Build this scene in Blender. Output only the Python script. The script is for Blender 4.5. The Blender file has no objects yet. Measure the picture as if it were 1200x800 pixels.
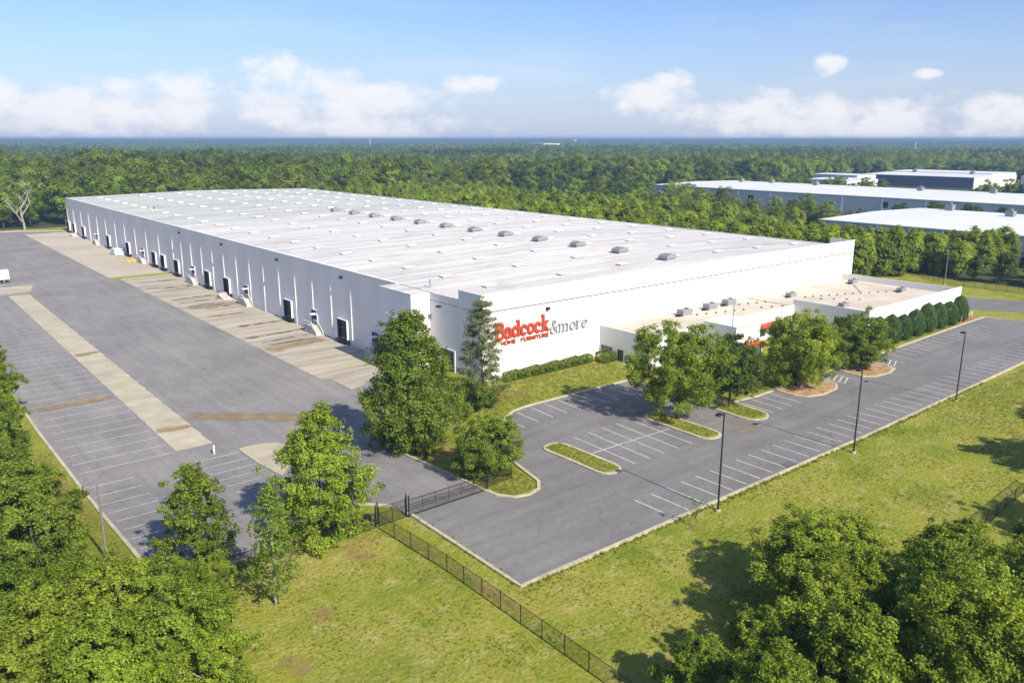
import bpy, bmesh, math, random
import numpy as np
from mathutils import Vector, Matrix

R = math.radians
scene = bpy.context.scene
col = scene.collection

# ------------------------------------------------------------------ camera
cam_d = bpy.data.cameras.new("camera")
cam = bpy.data.objects.new("camera", cam_d)
col.objects.link(cam)
cam_d.sensor_width = 36.0
cam_d.lens = 946.0 / 1200.0 * 36.0
cam_d.clip_start = 0.5
cam_d.clip_end = 60000
cam.location = (0, 0, 41.5)
cam.rotation_euler = (R(90 - 14.065), 0, -R(38.997))
scene.camera = cam

# ------------------------------------------------------------------ world / sun / exposure
SUN_EL = 38.0
world = bpy.data.worlds.new("World")
scene.world = world
world.use_nodes = True


def build_sky():
    nt = world.node_tree
    nt.nodes.clear()
    N = nt.nodes.new
    L = nt.links.new

    def math_(op, a, b=None, c=None):
        n = N('ShaderNodeMath')
        n.operation = op
        for i, v in enumerate((a, b, c)):
            if v is None:
                continue
            if isinstance(v, (int, float)):
                n.inputs[i].default_value = v
            else:
                L(v, n.inputs[i])
        return n.outputs[0]
    out = N('ShaderNodeOutputWorld')
    bg = N('ShaderNodeBackground')
    bg.inputs['Strength'].default_value = 0.10
    sky = N('ShaderNodeTexSky')
    sky.sky_type = 'NISHITA'
    sky.sun_disc = False
    sky.sun_elevation = R(SUN_EL)
    sky.sun_rotation = R(180)
    sky.altitude = 200
    sky.air_density = 1.0
    sky.dust_density = 1.2
    sky.ozone_density = 1.6
    tc = N('ShaderNodeTexCoord')
    sep = N('ShaderNodeSeparateXYZ')
    L(tc.outputs['Generated'], sep.inputs[0])
    az = math_('ARCTAN2', sep.outputs[0], sep.outputs[1])
    el = math_('ARCSINE', sep.outputs[2])
    # noise on a stretched direction space
    comb = N('ShaderNodeCombineXYZ')
    L(az, comb.inputs[0])
    L(math_('MULTIPLY', el, 1.7), comb.inputs[1])
    n1 = N('ShaderNodeTexNoise')
    n1.inputs['Scale'].default_value = 17.0
    n1.inputs['Detail'].default_value = 8
    n1.inputs['Roughness'].default_value = 0.60
    L(comb.outputs[0], n1.inputs['Vector'])
    n2 = N('ShaderNodeTexNoise')
    n2.inputs['Scale'].default_value = 3.2
    n2.inputs['Detail'].default_value = 4
    comb2 = N('ShaderNodeCombineXYZ')
    L(az, comb2.inputs[0])
    L(math_('MULTIPLY', el, 6.0), comb2.inputs[1])
    L(comb2.outputs[0], n2.inputs['Vector'])
    # cumulus heads: azimuth, elevation, half width, half height
    blobs = [(0.125, .036, .05, .017), (.178, .036, .045, .016), (.245, .037, .050, .019),
             (.298, .049, .036, .017), (.430, .056, .050, .025), (.478, .042, .070, .020), (.533, .041, .024, .011),
             (.510, .017, .09, .010), (.636, .068, .024, .006), (.871, .066, .016, .008),
             (.850, .050, .038, .012), (.955, .030, .065, .017), (1.033, .027, .06, .016),
             (1.115, .022, .060, .018), (1.21, .020, .05, .018), (1.038, .082, .012, .0055), (1.135, .068, .009, .003)]
    rng = random.Random(5)
    a = 1.36
    while a < 2 * math.pi + 0.02:
        blobs.append((a if a < math.pi else a - 2 * math.pi, rng.uniform(.02, .07), rng.uniform(.04, .09), rng.uniform(.012, .024)))
        a += rng.uniform(.11, .26)
    best = None
    for (a0, e0, w, h) in blobs:
        da = math_('MULTIPLY', math_('SUBTRACT', az, a0), 1.0 / (w * 1.4))
        de = math_('MULTIPLY', math_('SUBTRACT', el, e0), 1.0 / (h * 1.3))
        de = math_('ADD', math_('MAXIMUM', de, 0.0), math_('MULTIPLY', math_('MINIMUM', de, 0.0), 0.55))
        d2 = math_('ADD', math_('MULTIPLY', da, da), math_('MULTIPLY', de, de))
        m = math_('SUBTRACT', 1.0, d2)
        best = m if best is None else math_('MAXIMUM', best, m)
    best = math_('MAXIMUM', best, -1.5)
    f = math_('ADD', math_('MULTIPLY', best, 0.5), math_('MULTIPLY', math_('SUBTRACT', n1.outputs[0], 0.5), 3.4))
    ramp = N('ShaderNodeMapRange')
    ramp.interpolation_type = 'SMOOTHSTEP'
    ramp.inputs['From Min'].default_value = -0.28
    ramp.inputs['From Max'].default_value = 0.70
    L(f, ramp.inputs['Value'])
    # thin high veil
    veil = N('ShaderNodeMapRange')
    veil.interpolation_type = 'SMOOTHSTEP'
    veil.inputs['From Min'].default_value = 0.46
    veil.inputs['From Max'].default_value = 0.78
    veil.inputs['To Max'].default_value = 0.22
    L(n2.outputs[0], veil.inputs['Value'])
    cl = math_('MAXIMUM', math_('MULTIPLY', ramp.outputs[0], 0.86), veil.outputs[0])
    # humid air low over the horizon, the same at every azimuth
    low = math_('POWER', math_('SUBTRACT', 1.0, math_('MINIMUM', math_('MULTIPLY', math_('MAXIMUM', el, 0.0), 1 / 0.21), 1.0)), 2.0)
    mixh = N('ShaderNodeMix')
    mixh.data_type = 'RGBA'
    tint = N('ShaderNodeMix')
    tint.data_type = 'RGBA'
    tint.blend_type = 'MULTIPLY'
    tint.inputs[0].default_value = 1.0
    L(sky.outputs[0], tint.inputs[6])
    tint.inputs[7].default_value = SKY_TINT
    L(math_('MULTIPLY', low, 0.75), mixh.inputs[0])
    L(tint.outputs[2], mixh.inputs[6])
    mixh.inputs[7].default_value = SKY_LOW
    mix = N('ShaderNodeMix')
    mix.data_type = 'RGBA'
    L(cl, mix.inputs[0])
    L(mixh.outputs[2], mix.inputs[6])
    mix.inputs[7].default_value = SKY_CLOUD
    L(mix.outputs[2], bg.inputs['Color'])
    L(bg.outputs[0], out.inputs['Surface'])


SKY_TINT = (0.70, 0.84, 1.14, 1)
SKY_LOW = (4.7, 5.1, 6.5, 1)
SKY_CLOUD = (6.55, 6.5, 6.75, 1)
build_sky()

sun_d = bpy.data.lights.new("sun", 'SUN')
sun_d.energy = 4.8
sun_d.angle = R(0.5)
sun_d.color = (1.0, 0.925, 0.79)
sun = bpy.data.objects.new("sun", sun_d)
col.objects.link(sun)
sdir = Vector((0.012 * math.cos(R(SUN_EL)), math.cos(R(SUN_EL)), -math.sin(R(SUN_EL))))
sun.rotation_euler = sdir.to_track_quat('-Z', 'Y').to_euler()
sun.location = (0, 0, 300)

scene.view_settings.view_transform = 'Standard'
scene.view_settings.look = 'None'
scene.view_settings.gamma = 1.0
scene.view_settings.exposure = 0.57
scene.render.engine = 'CYCLES'
cy = scene.cycles
cy.max_bounces = 6
cy.diffuse_bounces = 2
cy.glossy_bounces = 2
cy.transmission_bounces = 3
cy.transparent_max_bounces = 8
cy.volume_bounces = 0
cy.use_denoising = True

# ------------------------------------------------------------------ helpers


def sm(a, b, t):
    t = np.clip((t - a) / (b - a), 0, 1)
    return t * t * (3 - 2 * t)


def zt(x, y):
    """site terrain: the truck yard lies 3 m below the front car park"""
    return -3 * sm(73, 112, y) * (1 - sm(64, 81, x) * (1 - sm(122, 140, y)))


def zg(x, y):
    """whole terrain, far hills included"""
    d = np.hypot(x, y)
    z = zt(x, y)
    z = z + 6 * sm(480, 620, y) * (1 - sm(180, 480, x)) * (1 - .8 * sm(700, 1300, d))
    n = (np.sin(x * .0021 + 1.3) * np.cos(y * .0017 + .4) + .6 * np.sin(x * .0043 + y * .0031) + .4 * np.sin(x * .0012 - y * .0057 + 2))
    z = z + 4 * n * sm(900, 2600, d)
    az = np.arctan2(x, y)
    z = z + (4 + 2.0 * np.sin(az * 9 + 1)) * sm(2600, 4200, d) + (11 + 3 * np.sin(az * 5.3) + 3 * np.sin(az * 13 + 1)) * sm(5200, 8300, d)
    return z


ALLMATS = {}


def mat(name, base, rough=0.9, var=0.12, scale=1.0, hue=None, fine=0.06, fine_scale=12.0, bump=0.0, bump_scale=20.0, stretch=None, metallic=0.0, spec=0.3):
    """plain surface with large and fine procedural variation"""
    m = bpy.data.materials.new(name)
    m.use_nodes = True
    nt = m.node_tree
    N, L = nt.nodes.new, nt.links.new
    b = nt.nodes['Principled BSDF']
    b.inputs['Roughness'].default_value = rough
    b.inputs['Metallic'].default_value = metallic
    b.inputs['Specular IOR Level'].default_value = spec
    tc = N('ShaderNodeTexCoord')
    geo = N('ShaderNodeNewGeometry')
    vec = geo.outputs['Position']
    if stretch:
        mp = N('ShaderNodeMapping')
        mp.inputs['Scale'].default_value = stretch
        L(vec, mp.inputs[0])
        vec2 = mp.outputs[0]
    else:
        vec2 = vec
    n1 = N('ShaderNodeTexNoise')
    n1.inputs['Scale'].default_value = scale
    n1.inputs['Detail'].default_value = 5
    n1.inputs['Roughness'].default_value = .6
    L(vec2, n1.inputs['Vector'])
    n2 = N('ShaderNodeTexNoise')
    n2.inputs['Scale'].default_value = fine_scale
    n2.inputs['Detail'].default_value = 3
    L(vec, n2.inputs['Vector'])
    c0 = tuple(max(0, v * (1 - var)) for v in base)
    hb = hue or base
    c1 = tuple(min(1, v * (1 + var)) for v in hb)
    rp = N('ShaderNodeValToRGB')
    rp.color_ramp.elements[0].position = .3
    rp.color_ramp.elements[1].position = .7
    rp.color_ramp.elements[0].color = (*c0, 1)
    rp.color_ramp.elements[1].color = (*c1, 1)
    L(n1.outputs[0], rp.inputs[0])
    mr = N('ShaderNodeMapRange')
    mr.inputs['From Min'].default_value = .25
    mr.inputs['From Max'].default_value = .75
    mr.inputs['To Min'].default_value = 1 - fine
    mr.inputs['To Max'].default_value = 1 + fine
    L(n2.outputs[0], mr.inputs['Value'])
    mx = N('ShaderNodeVectorMath')
    mx.operation = 'SCALE'
    L(rp.outputs[0], mx.inputs[0])
    L(mr.outputs[0], mx.inputs['Scale'])
    L(mx.outputs[0], b.inputs['Base Color'])
    if bump:
        n3 = N('ShaderNodeTexNoise')
        n3.inputs['Scale'].default_value = bump_scale
        n3.inputs['Detail'].default_value = 4
        L(vec, n3.inputs['Vector'])
        bp = N('ShaderNodeBump')
        bp.inputs['Strength'].default_value = bump
        bp.inputs['Distance'].default_value = .1
        L(n3.outputs[0], bp.inputs['Height'])
        L(bp.outputs[0], b.inputs['Normal'])
    ALLMATS[name] = m
    return m


class MB:
    def __init__(s):
        s.v, s.f = [], []

    def box(s, x0, x1, y0, y1, z0, z1):
        i = len(s.v)
        s.v += [(x0, y0, z0), (x1, y0, z0), (x1, y1, z0), (x0, y1, z0), (x0, y0, z1), (x1, y0, z1), (x1, y1, z1), (x0, y1, z1)]
        s.f += [(i, i + 3, i + 2, i + 1), (i + 4, i + 5, i + 6, i + 7), (i, i + 1, i + 5, i + 4), (i + 1, i + 2, i + 6, i + 5), (i + 2, i + 3, i + 7, i + 6), (i + 3, i, i + 4, i + 7)]
        return s

    def frustum(s, x0, x1, y0, y1, z0, z1, ix, iy):
        i = len(s.v)
        s.v += [(x0, y0, z0), (x1, y0, z0), (x1, y1, z0), (x0, y1, z0), (x0 + ix, y0 + iy, z1), (x1 - ix, y0 + iy, z1), (x1 - ix, y1 - iy, z1), (x0 + ix, y1 - iy, z1)]
        s.f += [(i, i + 3, i + 2, i + 1), (i + 4, i + 5, i + 6, i + 7), (i, i + 1, i + 5, i + 4), (i + 1, i + 2, i + 6, i + 5), (i + 2, i + 3, i + 7, i + 6), (i + 3, i, i + 4, i + 7)]
        return s

    def tube(s, pts, radii, n=7, cap=True):
        pts = [Vector(p) for p in pts]
        i0 = len(s.v)
        for k, p in enumerate(pts):
            d = (pts[min(k + 1, len(pts) - 1)] - pts[max(k - 1, 0)]).normalized()
            u = d.cross(Vector((0, 0, 1)))
            if u.length < .02:
                u = d.cross(Vector((0, 1, 0)))
            u.normalize()
            w = d.cross(u)
            for j in range(n):
                a = 2 * math.pi * j / n
                q = p + (u * math.cos(a) + w * math.sin(a)) * radii[k]
                s.v.append(tuple(q))
        for k in range(len(pts) - 1):
            for j in range(n):
                a, b = i0 + k * n + j, i0 + k * n + (j + 1) % n
                s.f.append((a, b, b + n, a + n))
        if cap:
            s.f.append(tuple(i0 + j for j in range(n))[::-1])
            s.f.append(tuple(i0 + (len(pts) - 1) * n + j for j in range(n)))
        return s

    def prism(s, poly, z0, z1):
        """vertical prism over an XY polygon (counter-clockwise)"""
        n = len(poly)
        i = len(s.v)
        s.v += [(x, y, z0) for x, y in poly] + [(x, y, z1) for x, y in poly]
        s.f.append(tuple(i + k for k in range(n))[::-1])
        s.f.append(tuple(i + n + k for k in range(n)))
        for k in range(n):
            a, b = i + k, i + (k + 1) % n
            s.f.append((a, b, b + n, a + n))
        return s

    def mesh(s, name):
        me = bpy.data.meshes.new(name)
        me.from_pydata(s.v, [], s.f)
        me.update()
        return me

    def build(s, name, m, parent=None, smooth=False):
        me = s.mesh(name)
        return obj(name, me, m, parent, smooth)


def obj(name, me, m=None, parent=None, smooth=False):
    o = bpy.data.objects.new(name, me)
    col.objects.link(o)
    if m is not None:
        me.materials.append(m)
    if parent is not None:
        o.parent = parent
    if smooth:
        for p in me.polygons:
            p.use_smooth = True
    return o


def inst(name, me, loc, parent=None, rz=0, sc=None):
    o = bpy.data.objects.new(name, me)
    col.objects.link(o)
    o.location = loc
    o.rotation_euler.z = rz
    if sc is not None:
        o.scale = sc
    if parent is not None:
        o.parent = parent
    return o


def tag(o, label, cat=None, group=None, kind=None):
    o['label'] = label
    if cat:
        o['category'] = cat
    if group:
        o['group'] = group
    if kind:
        o['kind'] = kind
    return o


def empty(name, loc=(0, 0, 0), rz=0):
    o = bpy.data.objects.new(name, None)
    col.objects.link(o)
    o.location = loc
    o.rotation_euler.z = rz
    o.empty_display_size = .5
    return o


def drape(name, poly, m, off, parent=None, holes=False):
    """flat polygon cut on the terrain's own grid and laid on it"""
    bm = bmesh.new()
    vs = [bm.verts.new((x, y, 0)) for x, y in poly]
    bm.faces.new(vs)
    if bm.faces:
        bm.faces.ensure_lookup_table()
    xs = [p[0] for p in poly]
    ys = [p[1] for p in poly]
    for yy in np.arange(72, 142.1, 2.0):
        if min(ys) < yy < max(ys):
            bmesh.ops.bisect_plane(bm, geom=bm.verts[:] + bm.edges[:] + bm.faces[:], plane_co=(0, yy, 0), plane_no=(0, 1, 0))
    if max(ys) > 73:
        for xx in np.arange(62, 84.1, 2.0):
            if min(xs) < xx < max(xs):
                bmesh.ops.bisect_plane(bm, geom=bm.verts[:] + bm.edges[:] + bm.faces[:], plane_co=(xx, 0, 0), plane_no=(1, 0, 0))
    bmesh.ops.triangulate(bm, faces=bm.faces[:])
    for v in bm.verts:
        v.co.z = float(zt(v.co.x, v.co.y)) + off
    bm.normal_update()
    for f in bm.faces:
        if f.normal.z < 0:
            f.normal_flip()
    me = bpy.data.meshes.new(name)
    bm.to_mesh(me)
    bm.free()
    return obj(name, me, m, parent)


def resample(pts, step=2.0, closed=False):
    out = []
    P = list(pts) + ([pts[0]] if closed else [])
    for a, b in zip(P[:-1], P[1:]):
        n = max(1, int(math.ceil(math.hypot(b[0] - a[0], b[1] - a[1]) / step)))
        for k in range(n):
            t = k / n
            out.append((a[0] + (b[0] - a[0]) * t, a[1] + (b[1] - a[1]) * t))
    if not closed:
        out.append(P[-1])
    return out


def kerb(name, pts, m, parent, w=.42, h=.15, closed=False, off=.04):
    P = resample(pts, 2.0, closed)
    n = len(P)
    V, F = [], []
    for k in range(n):
        a = P[k - 1] if (closed or k > 0) else P[k]
        b = P[(k + 1) % n] if (closed or k < n - 1) else P[k]
        d = Vector((b[0] - a[0], b[1] - a[1]))
        d.normalize()
        nx, ny = -d.y * w / 2, d.x * w / 2
        z = float(zt(*P[k]))
        x, y = P[k]
        V += [(x - nx, y - ny, z - .1), (x - nx, y - ny, z + off + h), (x + nx, y + ny, z + off + h), (x + nx, y + ny, z - .1)]
    seg = n if closed else n - 1
    for k in range(seg):
        a, b = 4 * k, 4 * ((k + 1) % n)
        for j in range(3):
            F.append((a + j, a + j + 1, b + j + 1, b + j))
    if not closed:
        F.append((0, 3, 2, 1))
        F.append((4 * n - 4, 4 * n - 3, 4 * n - 2, 4 * n - 1))
    me = bpy.data.meshes.new(name)
    me.from_pydata(V, [], F)
    me.update()
    return obj(name, me, m, parent)


def stripe(a, b, w, m, parent, off=.058, name='stall_line'):
    P = resample([a, b], 2.0)
    d = Vector((b[0] - a[0], b[1] - a[1])).normalized()
    nx, ny = -d.y * w / 2, d.x * w / 2
    V, F = [], []
    for x, y in P:
        V += [(x - nx, y - ny, float(zt(x - nx, y - ny)) + off), (x + nx, y + ny, float(zt(x + nx, y + ny)) + off)]
    for k in range(len(P) - 1):
        F.append((2 * k, 2 * k + 2, 2 * k + 3, 2 * k + 1))
    me = bpy.data.meshes.new(name)
    me.from_pydata(V, [], F)
    me.update()
    for p in me.polygons:
        if p.normal.z < 0:
            me.flip_normals()
            break
    return obj(name, me, m, parent)


# ------------------------------------------------------------------ materials
M_white = mat('white_painted_concrete', (.76, .74, .71), .75, .03, .25, fine=.02, fine_scale=1.5)
M_dock = mat('dock_wall_concrete', (.82, .77, .735), .8, .08, .12, fine=.03, fine_scale=1.2, stretch=(1, 1, .25))
M_roof = None
M_metal_white = mat('white_metal', (.80, .80, .80), .45, .03, 1, spec=.5)
M_galv = mat('galvanised_steel', (.30, .30, .31), .55, .15, 2, metallic=.3)
M_dark = mat('black_rubber', (.018, .018, .02), .7, .2, 3)
M_black = mat('black_metal', (.018, .018, .019), .5, .1, 3)
M_doorpanel = mat('dark_dock_door', (.045, .045, .05), .6, .15, 1)
M_kerb = mat('kerb_concrete', (.44, .40, .29), .9, .18, .5, hue=(.48, .42, .28), fine=.12, fine_scale=4)
M_conc = mat('pale_concrete', (.42, .37, .27), .9, .14, .22, hue=(.45, .40, .29), fine=.07, fine_scale=3)
M_red = mat('red_orange_acrylic', (.46, .055, .022), .4, .05, 1, spec=.5)
M_grey_letter = mat('grey_letter_metal', (.36, .39, .40), .45, .1, 1)
M_awning = mat('red_canopy_metal', (.60, .07, .04), .45, .06, 1)
M_tanroof = mat('tan_membrane_roof', (.52, .45, .36), .9, .14, .12, hue=(.56, .49, .40), fine=.05, fine_scale=2)
M_yellow = mat('yellow_painted_steel', (.62, .43, .05), .6, .1, 2)
M_orange = mat('orange_plastic', (.75, .22, .05), .5, .1, 2)
M_glass = mat('dark_window_glass', (.02, .025, .03), .08, .05, 1, spec=.6)
M_frame = mat('aluminium_frame', (.35, .35, .35), .4, .05, 1, metallic=.4)
M_bark = mat('bark', (.11, .085, .065), .95, .25, 3, bump=.4, bump_scale=6)
M_birch = mat('pale_bark', (.36, .32, .27), .9, .25, 3)
M_mulch = mat('orange_pine_mulch', (.33, .20, .09), .95, .3, .8, hue=(.38, .25, .13), fine=.25, fine_scale=7, bump=.5, bump_scale=8)
M_grey_wall = mat('grey_painted_wall', (.66, .635, .61), .8, .06, .1)
M_dark_wall = mat('slate_blue_cladding', (.125, .115, .145), .7, .08, .1)
M_reveal = mat('reveal_shade_grey', (.17, .15, .15), .8, .05, 1)  # dark grey stands in for the shade inside the reveal joint
M_step = mat('weathered_step_concrete', (.50, .47, .42), .9, .18, .8, fine=.1, fine_scale=3)
M_tyre = mat('tyre_rubber', (.02, .02, .02), .8, .1, 3)


def roof_material():
    m = mat('white_roof_membrane', (.635, .60, .56), .65, .07, .05, hue=(.70, .66, .615), fine=.035, fine_scale=.8, stretch=(.25, 1.3, 1))
    nt = m.node_tree
    N, L = nt.nodes.new, nt.links.new
    b = nt.nodes['Principled BSDF']
    src = b.inputs['Base Color'].links[0].from_socket
    geo = N('ShaderNodeNewGeometry')
    # dirt streaks that run with the fall of the roof
    mp = N('ShaderNodeMapping')
    mp.inputs['Scale'].default_value = (.02, .45, 0)
    L(geo.outputs['Position'], mp.inputs[0])
    n = N('ShaderNodeTexNoise')
    n.inputs['Scale'].default_value = 1.0
    n.inputs['Detail'].default_value = 6
    n.inputs['Roughness'].default_value = .7
    L(mp.outputs[0], n.inputs['Vector'])
    mr = N('ShaderNodeMapRange')
    mr.inputs['From Min'].default_value = .40
    mr.inputs['From Max'].default_value = .68
    mr.inputs['To Min'].default_value = 1.0
    mr.inputs['To Max'].default_value = .70
    L(n.outputs[0], mr.inputs['Value'])
    sc = N('ShaderNodeVectorMath')
    sc.operation = 'SCALE'
    L(src, sc.inputs[0])
    L(mr.outputs[0], sc.inputs['Scale'])
    n4 = N('ShaderNodeTexNoise')
    n4.inputs['Scale'].default_value = .11
    n4.inputs['Detail'].default_value = 7
    n4.inputs['Roughness'].default_value = .7
    L(geo.outputs['Position'], n4.inputs['Vector'])
    m4 = N('ShaderNodeMapRange')
    m4.inputs['From Min'].default_value = .50
    m4.inputs['From Max'].default_value = .72
    m4.inputs['To Min'].default_value = 1.0
    m4.inputs['To Max'].default_value = .80
    L(n4.outputs[0], m4.inputs['Value'])
    sc0 = sc
    sc = N('ShaderNodeVectorMath')
    sc.operation = 'SCALE'
    L(sc0.outputs[0], sc.inputs[0])
    L(m4.outputs[0], sc.inputs['Scale'])
    # older grey-green membrane on the far third
    sep = N('ShaderNodeSeparateXYZ')
    L(geo.outputs['Position'], sep.inputs[0])
    n2 = N('ShaderNodeTexNoise')
    n2.inputs['Scale'].default_value = .02
    L(geo.outputs['Position'], n2.inputs['Vector'])
    ad = N('ShaderNodeMath')
    ad.operation = 'MULTIPLY_ADD'
    L(n2.outputs[0], ad.inputs[0])
    ad.inputs[1].default_value = 12
    L(sep.outputs[1], ad.inputs[2])
    st = N('ShaderNodeMapRange')
    st.inputs['From Min'].default_value = 281
    st.inputs['From Max'].default_value = 283
    L(ad.outputs[0], st.inputs['Value'])
    mx = N('ShaderNodeMix')
    mx.data_type = 'RGBA'
    mx.blend_type = 'MULTIPLY'
    L(st.outputs[0], mx.inputs[0])
    L(sc.outputs[0], mx.inputs[6])
    mx.inputs[7].default_value = (.82, .87, .84, 1)
    L(mx.outputs[2], b.inputs['Base Color'])
    return m


M_roof = roof_material()


def asphalt_material(name, base, crack=.5, lane=0):
    m = mat(name, base, .88, .12, .07, hue=tuple(v * 1.05 for v in base), fine=.10, fine_scale=1.3, bump=.15, bump_scale=30, spec=.25)
    nt = m.node_tree
    N, L = nt.nodes.new, nt.links.new
    b = nt.nodes['Principled BSDF']
    src = b.inputs['Base Color'].links[0].from_socket
    geo = N('ShaderNodeNewGeometry')
    # sealed cracks
    nz = N('ShaderNodeTexNoise')
    nz.inputs['Scale'].default_value = .15
    nz.inputs['Detail'].default_value = 3
    L(geo.outputs['Position'], nz.inputs['Vector'])
    va = N('ShaderNodeVectorMath')
    va.operation = 'MULTIPLY_ADD'
    L(nz.outputs['Color'], va.inputs[0])
    va.inputs[1].default_value = (9, 9, 0)
    L(geo.outputs['Position'], va.inputs[2])
    vo = N('ShaderNodeTexVoronoi')
    vo.feature = 'DISTANCE_TO_EDGE'
    vo.inputs['Scale'].default_value = .075
    L(va.outputs[0], vo.inputs['Vector'])
    mr = N('ShaderNodeMapRange')
    mr.inputs['From Min'].default_value = .003
    mr.inputs['From Max'].default_value = .011
    mr.inputs['To Min'].default_value = 1 - crack
    mr.inputs['To Max'].default_value = 1
    L(vo.outputs['Distance'], mr.inputs['Value'])
    # oil spots and tyre wear, stretched along the lanes
    mp = N('ShaderNodeMapping')
    mp.inputs['Scale'].default_value = (.5, .06, 1) if lane == 0 else (.06, .5, 1)
    L(geo.outputs['Position'], mp.inputs[0])
    n2 = N('ShaderNodeTexNoise')
    n2.inputs['Scale'].default_value = 1
    n2.inputs['Detail'].default_value = 4
    L(mp.outputs[0], n2.inputs['Vector'])
    m2 = N('ShaderNodeMapRange')
    m2.inputs['From Min'].default_value = .3
    m2.inputs['From Max'].default_value = .7
    m2.inputs['To Min'].default_value = .89
    m2.inputs['To Max'].default_value = 1.09
    L(n2.outputs[0], m2.inputs['Value'])
    n3 = N('ShaderNodeTexNoise')
    n3.inputs['Scale'].default_value = .55
    n3.inputs['Detail'].default_value = 2
    L(geo.outputs['Position'], n3.inputs['Vector'])
    m3 = N('ShaderNodeMapRange')
    m3.inputs['From Min'].default_value = .68
    m3.inputs['From Max'].default_value = .78
    m3.inputs['To Min'].default_value = 1
    m3.inputs['To Max'].default_value = .7
    L(n3.outputs[0], m3.inputs['Value'])
    # paving lane joints every 4.3 m, slightly wandering
    sp_ = N('ShaderNodeSeparateXYZ')
    L(va.outputs[0], sp_.inputs[0])
    sg = N('ShaderNodeSeparateXYZ')
    L(geo.outputs['Position'], sg.inputs[0])
    j1 = N('ShaderNodeMath')
    j1.operation = 'MULTIPLY_ADD'
    L(sp_.outputs[0], j1.inputs[0])
    j1.inputs[1].default_value = .008
    j2 = N('ShaderNodeMath')
    j2.operation = 'MULTIPLY'
    L(sg.outputs[lane], j2.inputs[0])
    j2.inputs[1].default_value = 1 / 4.3
    L(j2.outputs[0], j1.inputs[2])
    j3 = N('ShaderNodeMath')
    j3.operation = 'PINGPONG'
    L(j1.outputs[0], j3.inputs[0])
    j3.inputs[1].default_value = .5
    j4 = N('ShaderNodeMapRange')
    j4.inputs['From Min'].default_value = .006
    j4.inputs['From Max'].default_value = .022
    j4.inputs['To Min'].default_value = .86
    L(j3.outputs[0], j4.inputs['Value'])
    qq = N('ShaderNodeMath')
    qq.operation = 'MULTIPLY'
    L(mr.outputs[0], qq.inputs[0])
    L(j4.outputs[0], qq.inputs[1])
    q = N('ShaderNodeMath')
    q.operation = 'MULTIPLY'
    L(qq.outputs[0], q.inputs[0])
    L(m2.outputs[0], q.inputs[1])
    q2 = N('ShaderNodeMath')
    q2.operation = 'MULTIPLY'
    L(q.outputs[0], q2.inputs[0])
    L(m3.outputs[0], q2.inputs[1])
    sc = N('ShaderNodeVectorMath')
    sc.operation = 'SCALE'
    L(src, sc.inputs[0])
    L(q2.outputs[0], sc.inputs['Scale'])
    L(sc.outputs[0], b.inputs['Base Color'])
    return m


M_asph = asphalt_material('car_park_asphalt', (.182, .172, .164), .14, 1)
M_yard = asphalt_material('truck_yard_asphalt', (.236, .221, .208), .10)


def paint_material():
    """worn white line paint: gaps where the paint has gone"""
    m = mat('worn_white_paint', (.62, .62, .62), .8, .1, .5, fine=.1, fine_scale=3)
    nt = m.node_tree
    N, L = nt.nodes.new, nt.links.new
    b = nt.nodes['Principled BSDF']
    geo = N('ShaderNodeNewGeometry')
    n = N('ShaderNodeTexNoise')
    n.inputs['Scale'].default_value = 2.2
    n.inputs['Detail'].default_value = 5
    n.inputs['Roughness'].default_value = .75
    L(geo.outputs['Position'], n.inputs['Vector'])
    mr = N('ShaderNodeMapRange')
    mr.inputs['From Min'].default_value = .34
    mr.inputs['From Max'].default_value = .50
    mr.inputs['To Min'].default_value = .45
    L(n.outputs[0], mr.inputs['Value'])
    L(mr.outputs[0], b.inputs['Alpha'])
    return m


M_paint = paint_material()


def stain_material(name, c, strength, thr=.36):
    m = mat(name, c, .9, .2, .4)
    nt = m.node_tree
    N, L = nt.nodes.new, nt.links.new
    b = nt.nodes['Principled BSDF']
    tc = N('ShaderNodeTexCoord')
    sep = N('ShaderNodeSeparateXYZ')
    L(tc.outputs['UV'], sep.inputs[0])
    geo = N('ShaderNodeNewGeometry')
    n = N('ShaderNodeTexNoise')
    n.inputs['Scale'].default_value = .5
    n.inputs['Detail'].default_value = 5
    L(geo.outputs['Position'], n.inputs['Vector'])

    def mm(op, a, b_=None):
        q = N('ShaderNodeMath')
        q.operation = op
        for i, v in enumerate((a, b_)):
            if v is None:
                continue
            if isinstance(v, (int, float)):
                q.inputs[i].default_value = v
            else:
                L(v, q.inputs[i])
        return q.outputs[0]
    e1 = mm('MULTIPLY', mm('SUBTRACT', 1.0, mm('ABSOLUTE', mm('SUBTRACT', mm('MULTIPLY', sep.outputs[1], 2), 1))), 1.3)
    e2 = mm('MULTIPLY', mm('SUBTRACT', 1.0, mm('ABSOLUTE', mm('SUBTRACT', mm('MULTIPLY', sep.outputs[0], 2), 1))), 4)
    e = mm('MULTIPLY', mm('MINIMUM', e1, 1.0), mm('MINIMUM', e2, 1.0))
    a = mm('MULTIPLY', e, mm('MULTIPLY', mm('MAXIMUM', mm('SUBTRACT', n.outputs[0], thr), 0), 5.2 * strength))
    L(mm('MINIMUM', a, .9), b.inputs['Alpha'])
    return m


M_rust = stain_material('rusty_clay_runoff', (.335, .235, .115), .34, .12)
M_grime = stain_material('dark_tyre_grime', (.10, .09, .075), .55)


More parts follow.
